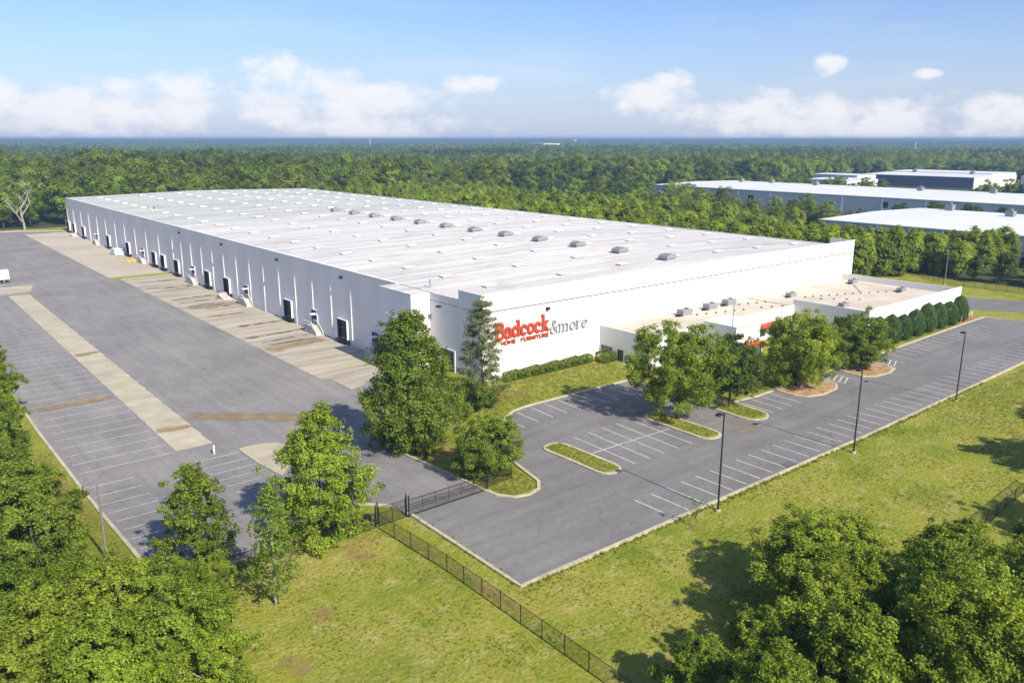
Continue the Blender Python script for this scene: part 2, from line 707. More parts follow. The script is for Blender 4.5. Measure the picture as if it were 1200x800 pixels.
def ground_material():
    m = bpy.data.materials.new('lawn_grass')
    m.use_nodes = True
    nt = m.node_tree
    N, L = nt.nodes.new, nt.links.new
    b = nt.nodes['Principled BSDF']
    b.inputs['Roughness'].default_value = .95
    b.inputs['Specular IOR Level'].default_value = .1
    geo = N('ShaderNodeNewGeometry')

    def noise(s, d=5, r=.6, stretch=None):
        n = N('ShaderNodeTexNoise')
        n.inputs['Scale'].default_value = s
        n.inputs['Detail'].default_value = d
        n.inputs['Roughness'].default_value = r
        if stretch:
            mp = N('ShaderNodeMapping')
            mp.inputs['Scale'].default_value = stretch
            mp.inputs['Rotation'].default_value = (0, 0, .5)
            L(geo.outputs['Position'], mp.inputs[0])
            L(mp.outputs[0], n.inputs['Vector'])
        else:
            L(geo.outputs['Position'], n.inputs['Vector'])
        return n.outputs[0]

    def ramp(src, stops):
        r = N('ShaderNodeValToRGB')
        el = r.color_ramp.elements
        while len(el) < len(stops):
            el.new(.5)
        for e, (p, c) in zip(el, stops):
            e.position = p
            e.color = (*c, 1)
        L(src, r.inputs[0])
        return r.outputs[0]

    def mix(f, a, b_, mode='MIX'):
        x = N('ShaderNodeMix')
        x.data_type = 'RGBA'
        x.blend_type = mode
        if isinstance(f, (int, float)):
            x.inputs[0].default_value = f
        else:
            L(f, x.inputs[0])
        L(a, x.inputs[6])
        if isinstance(b_, tuple):
            x.inputs[7].default_value = (*b_, 1)
        else:
            L(b_, x.inputs[7])
        return x.outputs[2]

    def rng(src, a, b_, c=0., d=1.):
        r = N('ShaderNodeMapRange')
        r.interpolation_type = 'SMOOTHSTEP'
        r.inputs['From Min'].default_value = a
        r.inputs['From Max'].default_value = b_
        r.inputs['To Min'].default_value = c
        r.inputs['To Max'].default_value = d
        L(src, r.inputs['Value'])
        return r.outputs[0]
    base = ramp(noise(.11, 6, .62), [(.30, (0.132, 0.182, 0.017)), (.48, (0.227, 0.244, 0.029)), (.66, (0.294, 0.268, 0.048))])
    base = mix(rng(noise(.045, 6, .7), .52, .66, 0, .40), base, (0.343, 0.283, 0.089))
    base = mix(rng(noise(.16, 6, .75, (1, .3, 1)), .56, .70, 0, .5), base, (0.376, 0.306, 0.120))
    base = mix(rng(noise(.35, 6, .8), .50, .64, 0, .55), base, (0.397, 0.351, 0.136))
    base = mix(rng(noise(.9, 5, .75), .50, .66, 0, .6), base, (0.126, 0.176, 0.021))
    base = mix(rng(noise(2.6, 4, .75), .35, .7, 0, 1), base, mix(1.0, base, (1.35, 1.3, 1.3), 'MULTIPLY'))
    base = mix(rng(noise(3.7, 3, .75), .52, .70, 0, .5), base, (0.094, 0.125, 0.015))
    L(base, b.inputs['Base Color'])
    bp = N('ShaderNodeBump')
    bp.inputs['Strength'].default_value = .8
    bp.inputs['Distance'].default_value = .35
    L(noise(2.2, 6, .7), bp.inputs['Height'])
    L(bp.outputs[0], b.inputs['Normal'])
    return m


M_grass = ground_material()
M_floor = mat('woodland_floor', (.045, .06, .018), .95, .4, .05, hue=(.06, .08, .02), fine=.3, fine_scale=.6)

# ------------------------------------------------------------------ ground


def spaced(edges):
    out = []
    for a, b, s in edges:
        out += list(np.arange(a, b, s))
    return out


gx = sorted(set([round(v, 2) for v in spaced([(-1500, -300, 200), (-300, -20, 40), (-20, 62, 8), (62, 84, 2), (84, 260, 16), (260, 700, 40), (700, 2000, 130), (2000, 9601, 380)])] + [84., 258.]))
gy = sorted(set([round(v, 2) for v in spaced([(-900, -200, 175), (-200, 40, 30), (40, 72, 8), (72, 142, 2), (142, 460, 20), (460, 476, 8), (476, 720, 20), (720, 2000, 130), (2000, 9601, 380)])]))
GX, GY = np.meshgrid(np.array(gx), np.array(gy))
GZ = zg(GX, GY)
V = np.stack([GX.ravel(), GY.ravel(), GZ.ravel()], 1)
nx_, ny_ = len(gx), len(gy)
F = []
FM = []
for j in range(ny_ - 1):
    for i in range(nx_ - 1):
        a = j * nx_ + i
        F.append((a, a + 1, a + nx_ + 1, a + nx_))
        FM.append(1 if (gy[j] >= 475 or gx[i] >= 257 and gy[j] > -300 or gx[i] > 206 and gy[j] > 122) else 0)
me = bpy.data.meshes.new('ground')
me.from_pydata(V.tolist(), [], F)
me.materials.append(M_grass)
me.materials.append(M_floor)
me.polygons.foreach_set('material_index', FM)
me.polygons.foreach_set('use_smooth', [True] * len(F))
me.update()
ground = obj('ground', me)
tag(ground, 'dry yellow green lawn and woodland floor under everything', kind='structure')

# ------------------------------------------------------------------ pavements
lot_poly = [(44.4, 53.4), (110, 53.2), (170, 54.3), (209, 55.0), (209, 66), (208.4, 72), (207, 75.7), (193, 75.5), (161, 74.6), (140, 74.2), (112, 73.6), (106, 74.3), (103.4, 77), (102.4, 93.4),
            (76.5, 93.9), (74, 92.8), (66.5, 85), (63.4, 78), (62.4, 74), (61.6, 70.6), (60.2, 68.8), (58.2, 68.2), (56.2, 68.7), (54.8, 70.6), (54.4, 73), (43.7, 73)]
lot = drape('parking_lot', lot_poly, M_asph, .04)
tag(lot, 'grey asphalt car park with white stall lines before the office', kind='structure')
yard_poly = [(43.7, 73), (54.4, 73), (54.2, 82), (54.8, 92), (56, 99), (60, 108), (66, 117), (73, 124), (81.5, 126), (81.5, 452), (56, 466), (20, 466), (17.5, 300), (17.5, 140), (18.1, 106), (17.6, 76), (19, 75.2), (27, 75.2),
             (30, 79), (37, 80.5), (41.5, 79.3), (43.7, 76.5)]
yard = drape('truck_yard', yard_poly, M_yard, .042)
tag(yard, 'wide grey asphalt truck yard beside the dock wall', kind='structure')
road = drape('rear_road', [(246, 20), (254, 40), (236, 77.7), (229.6, 91.9), (222, 112), (222, 130), (209, 130), (209, 100), (213, 84), (221, 71.5), (236, 40), (238, 20)], M_asph, .045)
tag(road, 'grey asphalt road passing the far end of the office', kind='structure')
back_road = drape('service_road', [(56, 466.2), (70, 459), (81.4, 455), (210, 455), (210, 461), (82, 461), (62, 473), (10, 476), (10, 466.2)], M_conc, .03)
tag(back_road, 'pale service road behind the warehouse below the wood', kind='structure')

# dock apron slabs
apron = empty('dock_apron', (0, 0, 0))
tag(apron, 'pale streaked concrete apron along the foot of the dock wall', kind='structure')
M_apron = mat('streaked_apron_concrete', (.37, .32, .245), .9, .24, 1.0, hue=(.42, .37, .285), fine=.08, fine_scale=2, stretch=(.05, .42, 1))
M_apron2 = mat('clean_apron_concrete', (.44, .385, .30), .9, .10, .12, hue=(.48, .42, .33), fine=.05, fine_scale=2, stretch=(.3, 1, 1))
y = 128.0
while y < 282:
    x0 = 64.6 if y > 134 else 66.0
    z = float(zt(70, y + 2.3))
    drape('concrete_slab', [(x0, y + .02), (81.5, y + .02), (81.5, y + 4.58), (x0, y + 4.58)], M_apron, .07, apron)
    y += 4.6
y = 287.5
while y < 449:
    x1 = 81.5
    drape('concrete_slab', [(62.4, y + .02), (x1, y + .02), (x1, y + 5.36), (62.4, y + 5.36)], M_apron2, .075, apron)
    y += 5.4
moss = MB().prism([(61.2, 283.2), (81.4, 284.2), (81.4, 287.4), (62.4, 287.4)], -3.1, -2.80).build('grass_strip', M_grass, apron)

strip = empty('concrete_strip', (0, 0, 0))
tag(strip, 'long narrow strip of pale concrete slabs along the trailer stalls', kind='structure')
y = 117.3
while y < 268:
    drape('concrete_slab', [(31.6, y + .02), (37.0, y + .02), (36.7, y + 4.98), (31.5, y + 4.98)], M_conc, .07, strip)
    y += 5.0
drape('concrete_slab', [(28.5, 275), (38, 277), (40.5, 289), (28, 290)], M_conc, .07, strip)

pad = drape('concrete_pad', [(39.1, 112.2), (39.1, 97.0), (43.2, 103.2), (44.7, 106.6), (45.0, 109.2), (44.2, 111), (42.4, 112.1), (40.5, 112.4)][::-1], M_conc, .16)
tag(pad, 'small raised pale concrete pad in the yard behind the oval tree', kind='structure')
kerb('kerb', [(39.1, 112.2), (39.1, 97.0), (43.2, 103.2), (44.7, 106.6), (45.0, 109.2), (44.2, 111), (42.4, 112.1), (40.5, 112.4)], M_kerb, pad, .3, .13, closed=True)

# kerbs of the car park
kerb('kerb', [(44.2, 72.6), (44.2, 53.2), (110, 53.0), (170, 54.1), (209.2, 54.8), (209.2, 66), (208.6, 72), (207.2, 75.9)], M_kerb, lot)
kerb('kerb', [(207, 75.9), (193, 75.7), (161, 74.8), (140, 74.4), (112, 73.8), (106, 74.5), (103.6, 77.2), (102.6, 93.6), (76.5, 94.1), (74, 93.0), (66.4, 85.1), (63.2, 78), (62.2, 74), (61.5, 70.7), (60.1, 69.0), (58.2, 68.4), (56.3, 68.9), (55.0, 70.7), (54.6, 73), (54.4, 82), (55.0, 92), (56.2, 99), (60.2, 108), (66.2, 117), (73, 124.2)], M_kerb, lot)
kerb('kerb', [(17.3, 300), (17.3, 140), (17.9, 106), (17.4, 75.8), (19, 75.0), (27, 75.0), (30.1, 78.8), (37, 80.3), (41.4, 79.1), (43.5, 76.4), (43.9, 73.2)], M_kerb, yard)


def island(poly, mulch=False):
    o = drape('island_bed', poly, M_mulch if mulch else M_grass, .17, lot)
    kerb('kerb', poly, M_kerb, o, .42, .15, closed=True)
    return o


def capsule(x0, y0, x1, y1, r, n=7):
    d = math.atan2(y1 - y0, x1 - x0)
    P = []
    for k in range(n + 1):
        a = d - math.pi / 2 + math.pi * k / n
        P.append((x1 + r * math.cos(a), y1 + r * math.sin(a)))
    for k in range(n + 1):
        a = d + math.pi / 2 + math.pi * k / n
        P.append((x0 + r * math.cos(a), y0 + r * math.sin(a)))
    return P


island(capsule(71.0, 68.2, 70.9, 77.6, 1.75))
island(capsule(91.3, 67.9, 91.4, 77.2, 1.9))
island(capsule(103.6, 69.0, 104.0, 74.0, 2.5))
island([(117.5, 70.2), (118.4, 68.4), (121.5, 67.4), (126.4, 67.8), (128.6, 69.0), (129.2, 71.2), (129.4, 74.2), (117.5, 73.7)], True)
island([(136.8, 68.6), (138.5, 67.2), (143, 66.8), (146.4, 67.6), (147.2, 69.6), (147.2, 74.3), (137, 74.2)], True)

# stall lines
LW = .14
for k in range(45):
    x = 66.8 + 2.82 * k
    if x < 185:
        stripe((x, 59.4), (x + .1, 53.75 + .006 * (x - 67)), LW, M_paint, lot)
for k in range(5):
    x = 75.6 + 2.9 * k
    stripe((x, 79.3), (x - .5, 66.9), LW, M_paint, lot)
stripe((73.4, 73.1), (89.0, 72.8), LW, M_paint, lot)
for k in range(9):
    x = 73.6 + 2.87 * k
    stripe((x, 92.4 if k == 0 else 93.2), (x - .3, 87.5), LW, M_paint, lot)
for x in (107.5, 110, 112.6, 115.2):
    stripe((x, 73.3), (x - .3, 67.4), LW, M_paint, lot)
for k in range(14):
    x = 159.5 + 2.85 * k
    if x < 203:
        stripe((x, 74.4), (x - .3, 69.4), LW, M_paint, lot)
for x in (130.5, 134.2, 148.2, 152.0, 155.8):
    stripe((x, 73.9), (x - .2, 68.2), LW, M_paint, lot)
# hatched zones beside the accessible stalls
for x0, x1 in ((130.5, 134.2), (148.2, 152.0)):
    for k in range(5):
        yy = 68.6 + k * 1.05
        stripe((x0 + .1, yy), (x1 - .2, yy + 1.3), .20, M_paint, lot, name='hatch_line')
# trailer stalls
for k in range(39):
    y = 117.2 + 3.95 * k
    stripe((18.6, y), (31.2, y), .13, M_paint, yard)
for k in range(9):
    y = 81.6 + 3.72 * k
    stripe((18.2 + .05 * k, y), (24.2, y), LW, M_paint, yard)
for k in range(6):
    y = 95.3 + 3.2 * k
    stripe((32.3, y), (38.7, y), LW, M_paint, yard)


def stain(a, b, w, m, off=.075, parent=None, name='stain'):
    P = resample([a, b], 2.0)
    d = Vector((b[0] - a[0], b[1] - a[1])).normalized()
    nx, ny = -d.y * w / 2, d.x * w / 2
    V, F, UV = [], [], []
    n = len(P)
    for k, (x, y) in enumerate(P):
        wob = 1 + .25 * math.sin(k * 1.7)
        for s in (-1, 1):
            V.append((x + s * nx * wob, y + s * ny * wob, float(zt(x, y)) + off))
    for k in range(n - 1):
        F.append((2 * k, 2 * k + 2, 2 * k + 3, 2 * k + 1))
    me = bpy.data.meshes.new(name)
    me.from_pydata(V, [], F)
    uv = me.uv_layers.new()
    for p in me.polygons:
        for li, vi in zip(p.loop_indices, p.vertices):
            uv.data[li].uv = ((vi // 2) / (n - 1), vi % 2)
    me.update()
    if me.polygons[0].normal.z < 0:
        me.flip_normals()
    return obj(name, me, m, parent)


for a, b, w in (((37.2, 133.0), (58, 114.8), 5.0), ((19.0, 151.3), (31.4, 151.6), 4.2)):
    stain(a, b, w, M_rust, .056, yard)
for a, b, w in (((64.8, 164.4), (80, 167), 4.6), ((66, 220.5), (81, 221), 4), ((31.6, 128), (36.9, 127), 2.5), ((31.6, 186), (36.9, 187), 3)):
    stain(a, b, w, M_rust, .082, apron)
rg = random.Random(3)
for k in range(16):
    yy = rg.uniform(136, 276)
    stain((65 + rg.uniform(0, 4), yy), (80, yy + rg.uniform(-1, 1)), rg.uniform(1.2, 2.6), M_grime, .080 + .0012 * k, apron)
# clay washed onto the lot, and bare red soil patches on the lawns
M_dust = stain_material('clay_dust', (.34, .25, .16), .40)
stain((96.5, 64), (99.5, 69), 5, M_dust, .056, lot)
M_bare = stain_material('bare_red_soil', (.36, .235, .10), .42)
for n_, (a, b, w) in enumerate((((38.6, 70.6), (31, 71), 2.4), ((40.6, 71.2), (41.6, 48), 1.3), ((34.5, 70), (35.8, 66.5), 2.4), ((26, 61.5), (28.6, 60.6), 2.6), ((21.5, 57), (23, 54), 2.4),
                 ((79, 99), (86, 100.5), 4.5), ((76, 98), (81, 103), 4.5), ((84.5, 104.6), (108, 104.2), 1.5), ((15.7, 128), (16.8, 96), 1.6), ((66.4, 49.9), (67.6, 51.1), 2.4), ((55.2, 75), (56.4, 88), 1.6), ((57, 84), (62, 92), 3.5))):
    tag(stain(a, b, w, M_bare, .04 + .002 * n_, None, 'bare_soil'), 'patch of bare orange soil worn into the dry lawn', 'soil patch', 'bare soil patches on the lawns', kind='structure')

# ------------------------------------------------------------------ warehouse
WX0, WX1, WY0, WY1 = 81.6, 205.0, 109.0, 447.0
EAVE, RIDGE, PAR = 13.75, 14.95, 15.55
XM = (WX0 + WX1) / 2
wh = empty('warehouse', (WX0, WY0, 0))
tag(wh, 'huge white warehouse with flat pale roof and a long row of dock doors', 'building')


def P(mb, name, m, parent=wh, smooth=False):
    """child mesh given in world coordinates under a parent standing at (WX0,WY0,0)"""
    me = mb.mesh(name)
    off = parent.matrix_world.translation if False else Vector((WX0, WY0, 0))
    me.transform(Matrix.Translation(-off))
    return obj(name, me, m, parent, smooth)


P(MB().box(WX0 + .25, WX1 - .02, WY0 + .25, WY1, -3.3, EAVE - .12), 'wall', M_white)
# dock wall in tilt-up panels between the buttresses
fins = [447.3 - 1.2, 432.4, 416.9, 401.6, 386.3, 371.4, 356.1, 341.6, 327.2, 312.6, 297.3, 281.6, 272.5, 262.8, 253.1, 243.4, 234.0, 224.1, 214.5, 204.9, 195.0, 185.3, 175.7, 166.2, 156.7, 147.8]
ed = [WY1] + fins[1:] + [137.0]
for a, b in zip(ed[:-1], ed[1:]):
    P(MB().box(WX0, WX0 + .24, b + .02, a - .02, -3.3, EAVE), 'wall_panel', M_dock)
for fy in fins[:-1]:
    # tapered buttress: flush near the eave, deeper towards its foot
    i = MB()
    t = .22
    dp = .21
    i.v = [(WX0 + .02, fy - t, 11.4), (WX0 + .02, fy + t, 11.4), (WX0 - dp * .9, fy - t, 8.0), (WX0 - dp * .9, fy + t, 8.0), (WX0 - dp, fy - t, -3.2), (WX0 - dp, fy + t, -3.2), (WX0 + .02, fy - t, -3.2), (WX0 + .02, fy + t, -3.2)]
    i.f = [(0, 2, 3, 1), (2, 4, 5, 3), (0, 6, 4, 2), (1, 3, 5, 7), (4, 6, 7, 5), (0, 1, 7, 6)]
    P(i, 'buttress', M_dock)
# projecting box bay at the near end of the dock wall
P(MB().box(77.4, 81.55, 125.2, 136.6, -3.3, 13.7), 'corner_bay', M_dock)
bay_frame = P(MB().box(77.18, 77.39, 125.35, 134.3, -3, 8.9), 'bay_door_frame', M_metal_white)
P(MB().box(77.10, 77.17, 125.75, 133.3, -2.9, 8.6), 'roller_door', M_grey_wall, wh)
for k in range(14):
    P(MB().box(77.06, 77.095, 125.8, 133.25, -2.7 + k * .8, -2.66 + k * .8), 'door_rib', M_galv, wh)
# recessed side wall between the bay and the front parapet
P(MB().box(WX0, WX0 + .24, 116.0, 125.15, -3.3, 12.28), 'wall_panel', M_white)
P(MB().box(WX0, WX0 + .24, 116.0, 125.15, 12.40, 13.8), 'wall_panel', M_white)
# front facade panels, reveal joint at 12.3 m, parapet above
npan = 16
pw = (WX1 - WX0) / npan
for k in range(npan):
    a, b = WX0 + k * pw, WX0 + (k + 1) * pw
    P(MB().box(a + .006, b - .006, WY0, WY0 + .24, -.6, 12.22), 'wall_panel', M_white)
    P(MB().box(a + .006, b - .006, WY0, WY0 + .24, 12.46, PAR), 'parapet_panel', M_white)
for x in (WX0 - .12, WX1 - .12):
    P(MB().box(x, x + .24, WY0 + .25, 115.8, 12.42, PAR), 'parapet_panel', M_white)
P(MB().box(WX0 - .12, WX0 + .12, WY0 + .25, 115.8, -.8, 12.28), 'wall_panel', M_white)
P(MB().box(WX1 - .12, WX1 + .12, WY0 + .25, 115.8, -.8, 12.28), 'wall_panel', M_white)
P(MB().box(WX0 + .02, WX1 - .02, WY0 + .06, WY0 + .245, 12.225, 12.455), 'reveal_shade_strip', M_reveal)  # added dark strip: the joint's shadow line put in as colour
P(MB().box(WX0 - .2, WX1 + .2, WY0 - .04, WY0 + .30, PAR + .003, PAR + .08), 'coping', M_metal_white)
# roof
rf = MB()
for (xa, za, xb, zb) in ((WX0 + .25, EAVE, XM, RIDGE), (XM, RIDGE, WX1, EAVE)):
    i = len(rf.v)
    rf.v += [(xa, WY0 + .26, za), (xb, WY0 + .26, zb), (xb, WY1, zb), (xa, WY1, za)]
    rf.f.append((i, i + 1, i + 2, i + 3))
rf.v += [(WX0 + .25, WY0 + .26, EAVE), (WX1, WY0 + .26, EAVE), (XM, WY0 + .26, RIDGE), (WX0 + .25, WY1, EAVE), (WX1, WY1, EAVE), (XM, WY1, RIDGE)]
rf.f += [(8, 9, 10), (12, 11, 13) if False else (11, 13, 12)]
roof = P(rf, 'roof', M_roof)
P(MB().box(WX0 - .16, WX0 + .5, 137.0, WY1 + .1, EAVE + .003, EAVE + .14), 'eave_trim', M_metal_white)
P(MB().box(WX1 - .5, WX1 + .16, 115.9, WY1 + .1, EAVE + .003, EAVE + .14), 'eave_trim', M_metal_white)
P(MB().box(77.3, 81.4, 125.1, 136.7, 13.705, 13.83), 'bay_roof', M_roof)


def roofz(x):
    return EAVE + (RIDGE - EAVE) * (1 - abs(x - XM) / (XM - WX0))


# standing seams with the fall, every 3.64 m
seam_me = []
slope = math.atan2(RIDGE - EAVE, XM - WX0)
half = (XM - WX0 - .6) / math.cos(slope)
sme = MB().box(-half / 2, half / 2, -.05, .05, 0, .04).mesh('roof_seam')
sme.materials.append(M_roof)
y = 121.7 - 7.28
ys = []
while y < WY1 - 1:
    ys.append(y)
    y += 7.285
for y in ys:
    for s in (-1, 1):
        o = inst('roof_seam', sme, (XM + s * (XM - WX0) / 2 - WX0, y - WY0, (EAVE + RIDGE) / 2), roof)
        o.rotation_euler.y = s * slope
# skylights 7 x 23
sk = MB().box(-1.35, 1.35, -.75, .75, -.1, .26)
sk.frustum(-1.28, 1.28, -.68, .68, .262, .50, .28, .22)
M_sky = mat('white_skylight_acrylic', (.86, .86, .86), .35, .02, 1, spec=.5)
skm = sk.mesh('skylight')
skm.materials.append(M_sky)
skm.materials.append(M_galv)
for p in skm.polygons:
    if p.index < 6:
        p.material_index = 1
cols_x = [93.0, 112.2, 129.8, 147.4, 163.6, 180.2, 196.6]
for cx in cols_x:
    for k in range(22):
        yy = 121.7 + 14.57 * k
        inst('skylight', skm, (cx - WX0, yy - WY0, roofz(cx)), roof)
# wall lamps, lamp posts on the dock wall
for yy in (272.5, 234.2, 195.0, 160.5):
    b = P(MB().box(WX0 - .55, WX0 - .02, yy - .35, yy + .35, 11.7, 12.25), 'wall_lamp', M_black)
P(MB().box(96.2, 96.9, WY0 - .55, WY0 - .02, 11.1, 11.6), 'wall_lamp', M_black)
P(MB().box(WX0 - .6, WX0 - .02, 121.6, 122.5, 11.4, 11.7), 'wall_lamp', M_black)
# recess dock door
dd = P(MB().box(WX0 - .28, WX0 - .005, 117.0, 121.9, -.4, 4.05), 'door_surround', M_metal_white)
P(MB().box(WX0 - .36, WX0 - .285, 117.35, 121.5, -.3, 3.8), 'dock_door', M_doorpanel)
# dock doors
bays = [449.2 - 4, 433.0, 413.1, 368.0, 337.7, 303.3, 292.8, 277.7, 248.0, 231.8, 189.5, 160.4]
mans = [387.6, 317.4, 261.2, 217.0, 174.7, 145.8]


def dock_bay(yc, w=4.3):
    z0, z1 = -1.75, 2.45
    sh = MB()
    y0, y1 = yc - w / 2, yc + w / 2
    sh.box(WX0 - .62, WX0 - .005, y0 - .16, y0, z0 - .05, z1 + .14)
    sh.box(WX0 - .62, WX0 - .005, y1, y1 + .16, z0 - .05, z1 + .14)
    sh.box(WX0 - .622, WX0 - .005, y0 + .003, y1 - .003, z1, z1 + .137)
    s = P(sh, 'dock_shelter', M_metal_white)
    d = P(MB().box(WX0 - .10, WX0 - .006, y0 + .004, y1 - .004, z0, z1 - .003), 'dock_door', M_doorpanel)
    for k in range(4):
        P(MB().box(WX0 - .125, WX0 - .102, y0 + .1, y1 - .1, z0 + .35 + k * 1.0, z0 + .42 + k * 1.0), 'door_rail', M_galv, wh)
    P(MB().box(WX0 - .66, WX0 - .13, y0 + .006, y0 + .6, z0, z1 - .006), 'dock_seal', M_dark)
    P(MB().box(WX0 - .66, WX0 - .13, y1 - .6, y1 - .006, z0, z1 - .006), 'dock_seal', M_dark)
    P(MB().box(WX0 - 1.1, WX0 - .006, y0 - .4, y1 + .4, -2.35, -2.02), 'dock_bumper', M_dark)
    pit = MB().box(WX0 - .5, WX0 - .006, y0 - .2, y1 + .2, -2.9, -2.36)
    P(pit, 'leveller_pit', M_dark)


for yc in bays:
    dock_bay(yc)


def man_door(yc):
    P(MB().box(WX0 - .30, WX0 - .006, yc - 1.35, yc + 1.9, -1.05, 2.5), 'door_surround', M_metal_white)
    P(MB().box(WX0 - .36, WX0 - .305, yc - .95, yc + 1.6, -.95, 2.2), 'dock_door', M_doorpanel)
    P(MB().box(WX0 - 1.9, WX0 - .31, yc - 1.7, yc - .2, 1.55, 1.72), 'awning', M_metal_white)
    st = MB()
    for k in range(8):
        st.box(WX0 - 2.1, WX0 - .32, yc - 1.6 + 0 - .34 * (k + 1), yc - 1.6 - .34 * k, -3.0, -1.1 - .22 * (k + 1))
    st.box(WX0 - 2.1, WX0 - .32, yc - 1.597, yc + 2.0, -3.0, -1.1)
    stair = P(st, 'stair', M_step)
    for xx in (WX0 - 2.05, WX0 - .45):
        rl = MB()
        rl.tube([(xx, yc + 1.9, -.1), (xx, yc - 1.6, -.1), (xx, yc - 4.3, -2.0)], [.08] * 3, 6)
        rl.tube([(xx, yc + 1.9, -.6), (xx, yc - 1.6, -.6), (xx, yc - 4.3, -2.5)], [.07] * 3, 6)
        for yy, za, zb in ((yc + 1.9, -1.1, -.1), (yc, -1.1, -.1), (yc - 1.6, -1.1, -.1), (yc - 3, -2.1, -1.05), (yc - 4.3, -3, -2.0)):
            rl.tube([(xx, yy, za), (xx, yy, zb)], [.08] * 2, 6)
        P(rl, 'handrail', M_metal_white)


for yc in mans:
    man_door(yc)

# low white ramps and equipment at the foot of the wall
for yc in (425.0, 349.0, 229.0):
    i = MB()
    i.v = [(WX0 - .9, yc + 3, -3), (WX0 - 3.4, yc + 3, -3), (WX0 - .9, yc - 3, -3), (WX0 - 3.4, yc - 3, -3), (WX0 - .9, yc + 3, -1.6), (WX0 - 3.4, yc + 3, -1.6)]
    i.f = [(0, 1, 5, 4), (0, 2, 3, 1), (4, 5, 3, 2), (0, 4, 2), (1, 3, 5)]
    P(i, 'loading_ramp', M_step)
cmp_ = empty('trash_compactor', (79.0, 345.5, -3))
c = MB()
c.box(-1.6, 1.2, -2.6, 2.6, 0.25, 2.6).box(-1.3, 1.0, 2.6, 5.2, .3, 1.5)
c.build('container', M_metal_white, cmp_)
MB().box(-.6, 1.4, -3.6, -2.6, .3, 1.4).build('power_unit', M_grey_wall, cmp_)
tag(cmp_, 'white trash compactor standing against the far dock wall', 'compactor')
for k, (xx, yy) in enumerate(((77.6, 325.0), (79.2, 325.4))):
    b = empty('bollard', (xx, yy, -2.95))
    MB().tube([(0, 0, 0), (0, 0, 1.25), (0, 0, 1.36)], [.22, .22, .10], 10).build('post', M_yellow, b)
    tag(b, 'yellow steel bollard on the far dock apron, ' + ('outer one of the pair' if k == 0 else 'nearer the wall of the pair'), 'bollard', 'yellow bollards on the apron')
MB_ = MB().box(-1.6, 1.6, -.5, .5, .1, .75).box(-.4, .4, -.9, .9, .3, 1.1)
o = MB_.build('barrier_block', M_yellow)
o.location = (77.9, 321.6, -2.95)
tag(o, 'yellow painted barrier block on the apron by the far docks', 'barrier')

# roof ventilators along the ridge
M_vent = mat('weathered_ventilator_steel', (.27, .265, .26), .6, .12, 1.5, metallic=.2)


def ventilator_mesh():
    m = MB()
    m.box(-1.0, 1.0, -1.0, 1.0, -.1, .45)
    n = 9
    i0 = len(m.v)
    for s in (-1.25, 1.25):
        for k in range(n):
            a = math.pi * k / (n - 1)
            m.v.append((2.2 * math.cos(a) if False else 1.75 * math.cos(a), s, .35 + .95 * math.sin(a) ** .7))
    for k in range(n - 1):
        m.f.append((i0 + k, i0 + k + 1, i0 + n + k + 1, i0 + n + k))
    m.f.append(tuple(i0 + k for k in range(n)))
    m.f.append(tuple(i0 + n + k for k in range(n))[::-1])
    m.f.append((i0, i0 + n, i0 + 2 * n - 1, i0 + n - 1))
    return m


vm_base = MB().box(-1.45, 1.45, -1.05, 1.05, -.1, .42).mesh('curb')
vm_base.materials.append(M_galv)
hood = MB()
n = 9
for s in (-1.3, 1.3):
    for k in range(n):
        a = math.pi * k / (n - 1)
        hood.v.append((1.9 * math.cos(a), s, .425 + .95 * math.sin(a) ** .8))
for k in range(n - 1):
    hood.f.append((k, k + 1, n + k + 1, n + k))
hood.f.append(tuple(range(n))[::-1])
hood.f.append(tuple(range(n, 2 * n)))
hood.f.append((0, n, 2 * n - 1, n - 1))
vm_hood = hood.mesh('hood')
vm_hood.materials.append(M_vent)
ordn = ['nearest', 'second nearest', 'third nearest', 'fourth nearest', 'fifth nearest', 'sixth nearest', 'seventh nearest', 'eighth nearest', 'ninth nearest', 'tenth nearest', 'second farthest', 'farthest']
for k in range(12):
    yy = 119.6 + 14.75 * k
    e = empty('roof_ventilator', (142.4, yy, roofz(142.4)))
    inst('curb', vm_base, (0, 0, 0), e)
    inst('hood', vm_hood, (0, 0, 0), e)
    tag(e, 'grey barrel hooded ventilator on the warehouse roof ridge, ' + ordn[k] + ' in the row', 'ventilator', 'row of roof ventilators')
# small vent pipes
pipe_me = MB().tube([(0, 0, 0), (0, 0, 1.3), (0, 0, 1.31), (0, 0, 1.6)], [.13, .13, .24, .20], 8).mesh('vent_pipe')
pipe_me.materials.append(M_galv)
rg = random.Random(11)
for (x, y) in [(84.2, 129.0), (94, 352), (96, 345), (120, 352), (135, 340), (138, 330), (128, 372), (154, 318), (165, 300), (108, 410), (112, 390), (190, 380), (198, 262), (201, 170), (196, 330), (150, 420), (170, 400), (202, 300)]:
    inst('vent_pipe', pipe_me, (x - WX0, y - WY0, roofz(x) - .05), roof, sc=(1, 1, rg.uniform(.7, 1.4)))
hv = empty('rooftop_air_unit', (95.5, 343, roofz(95.5)))
MB().box(-1.8, 1.8, -1, 1, .15, 1.35).build('housing', M_galv, hv)
MB().box(-1.7, 1.7, -.9, .9, -.1, .147).build('curb', M_white, hv)
tag(hv, 'small grey air handling unit far along the warehouse roof near the dock eave', 'air unit')

# ------------------------------------------------------------------ lettering


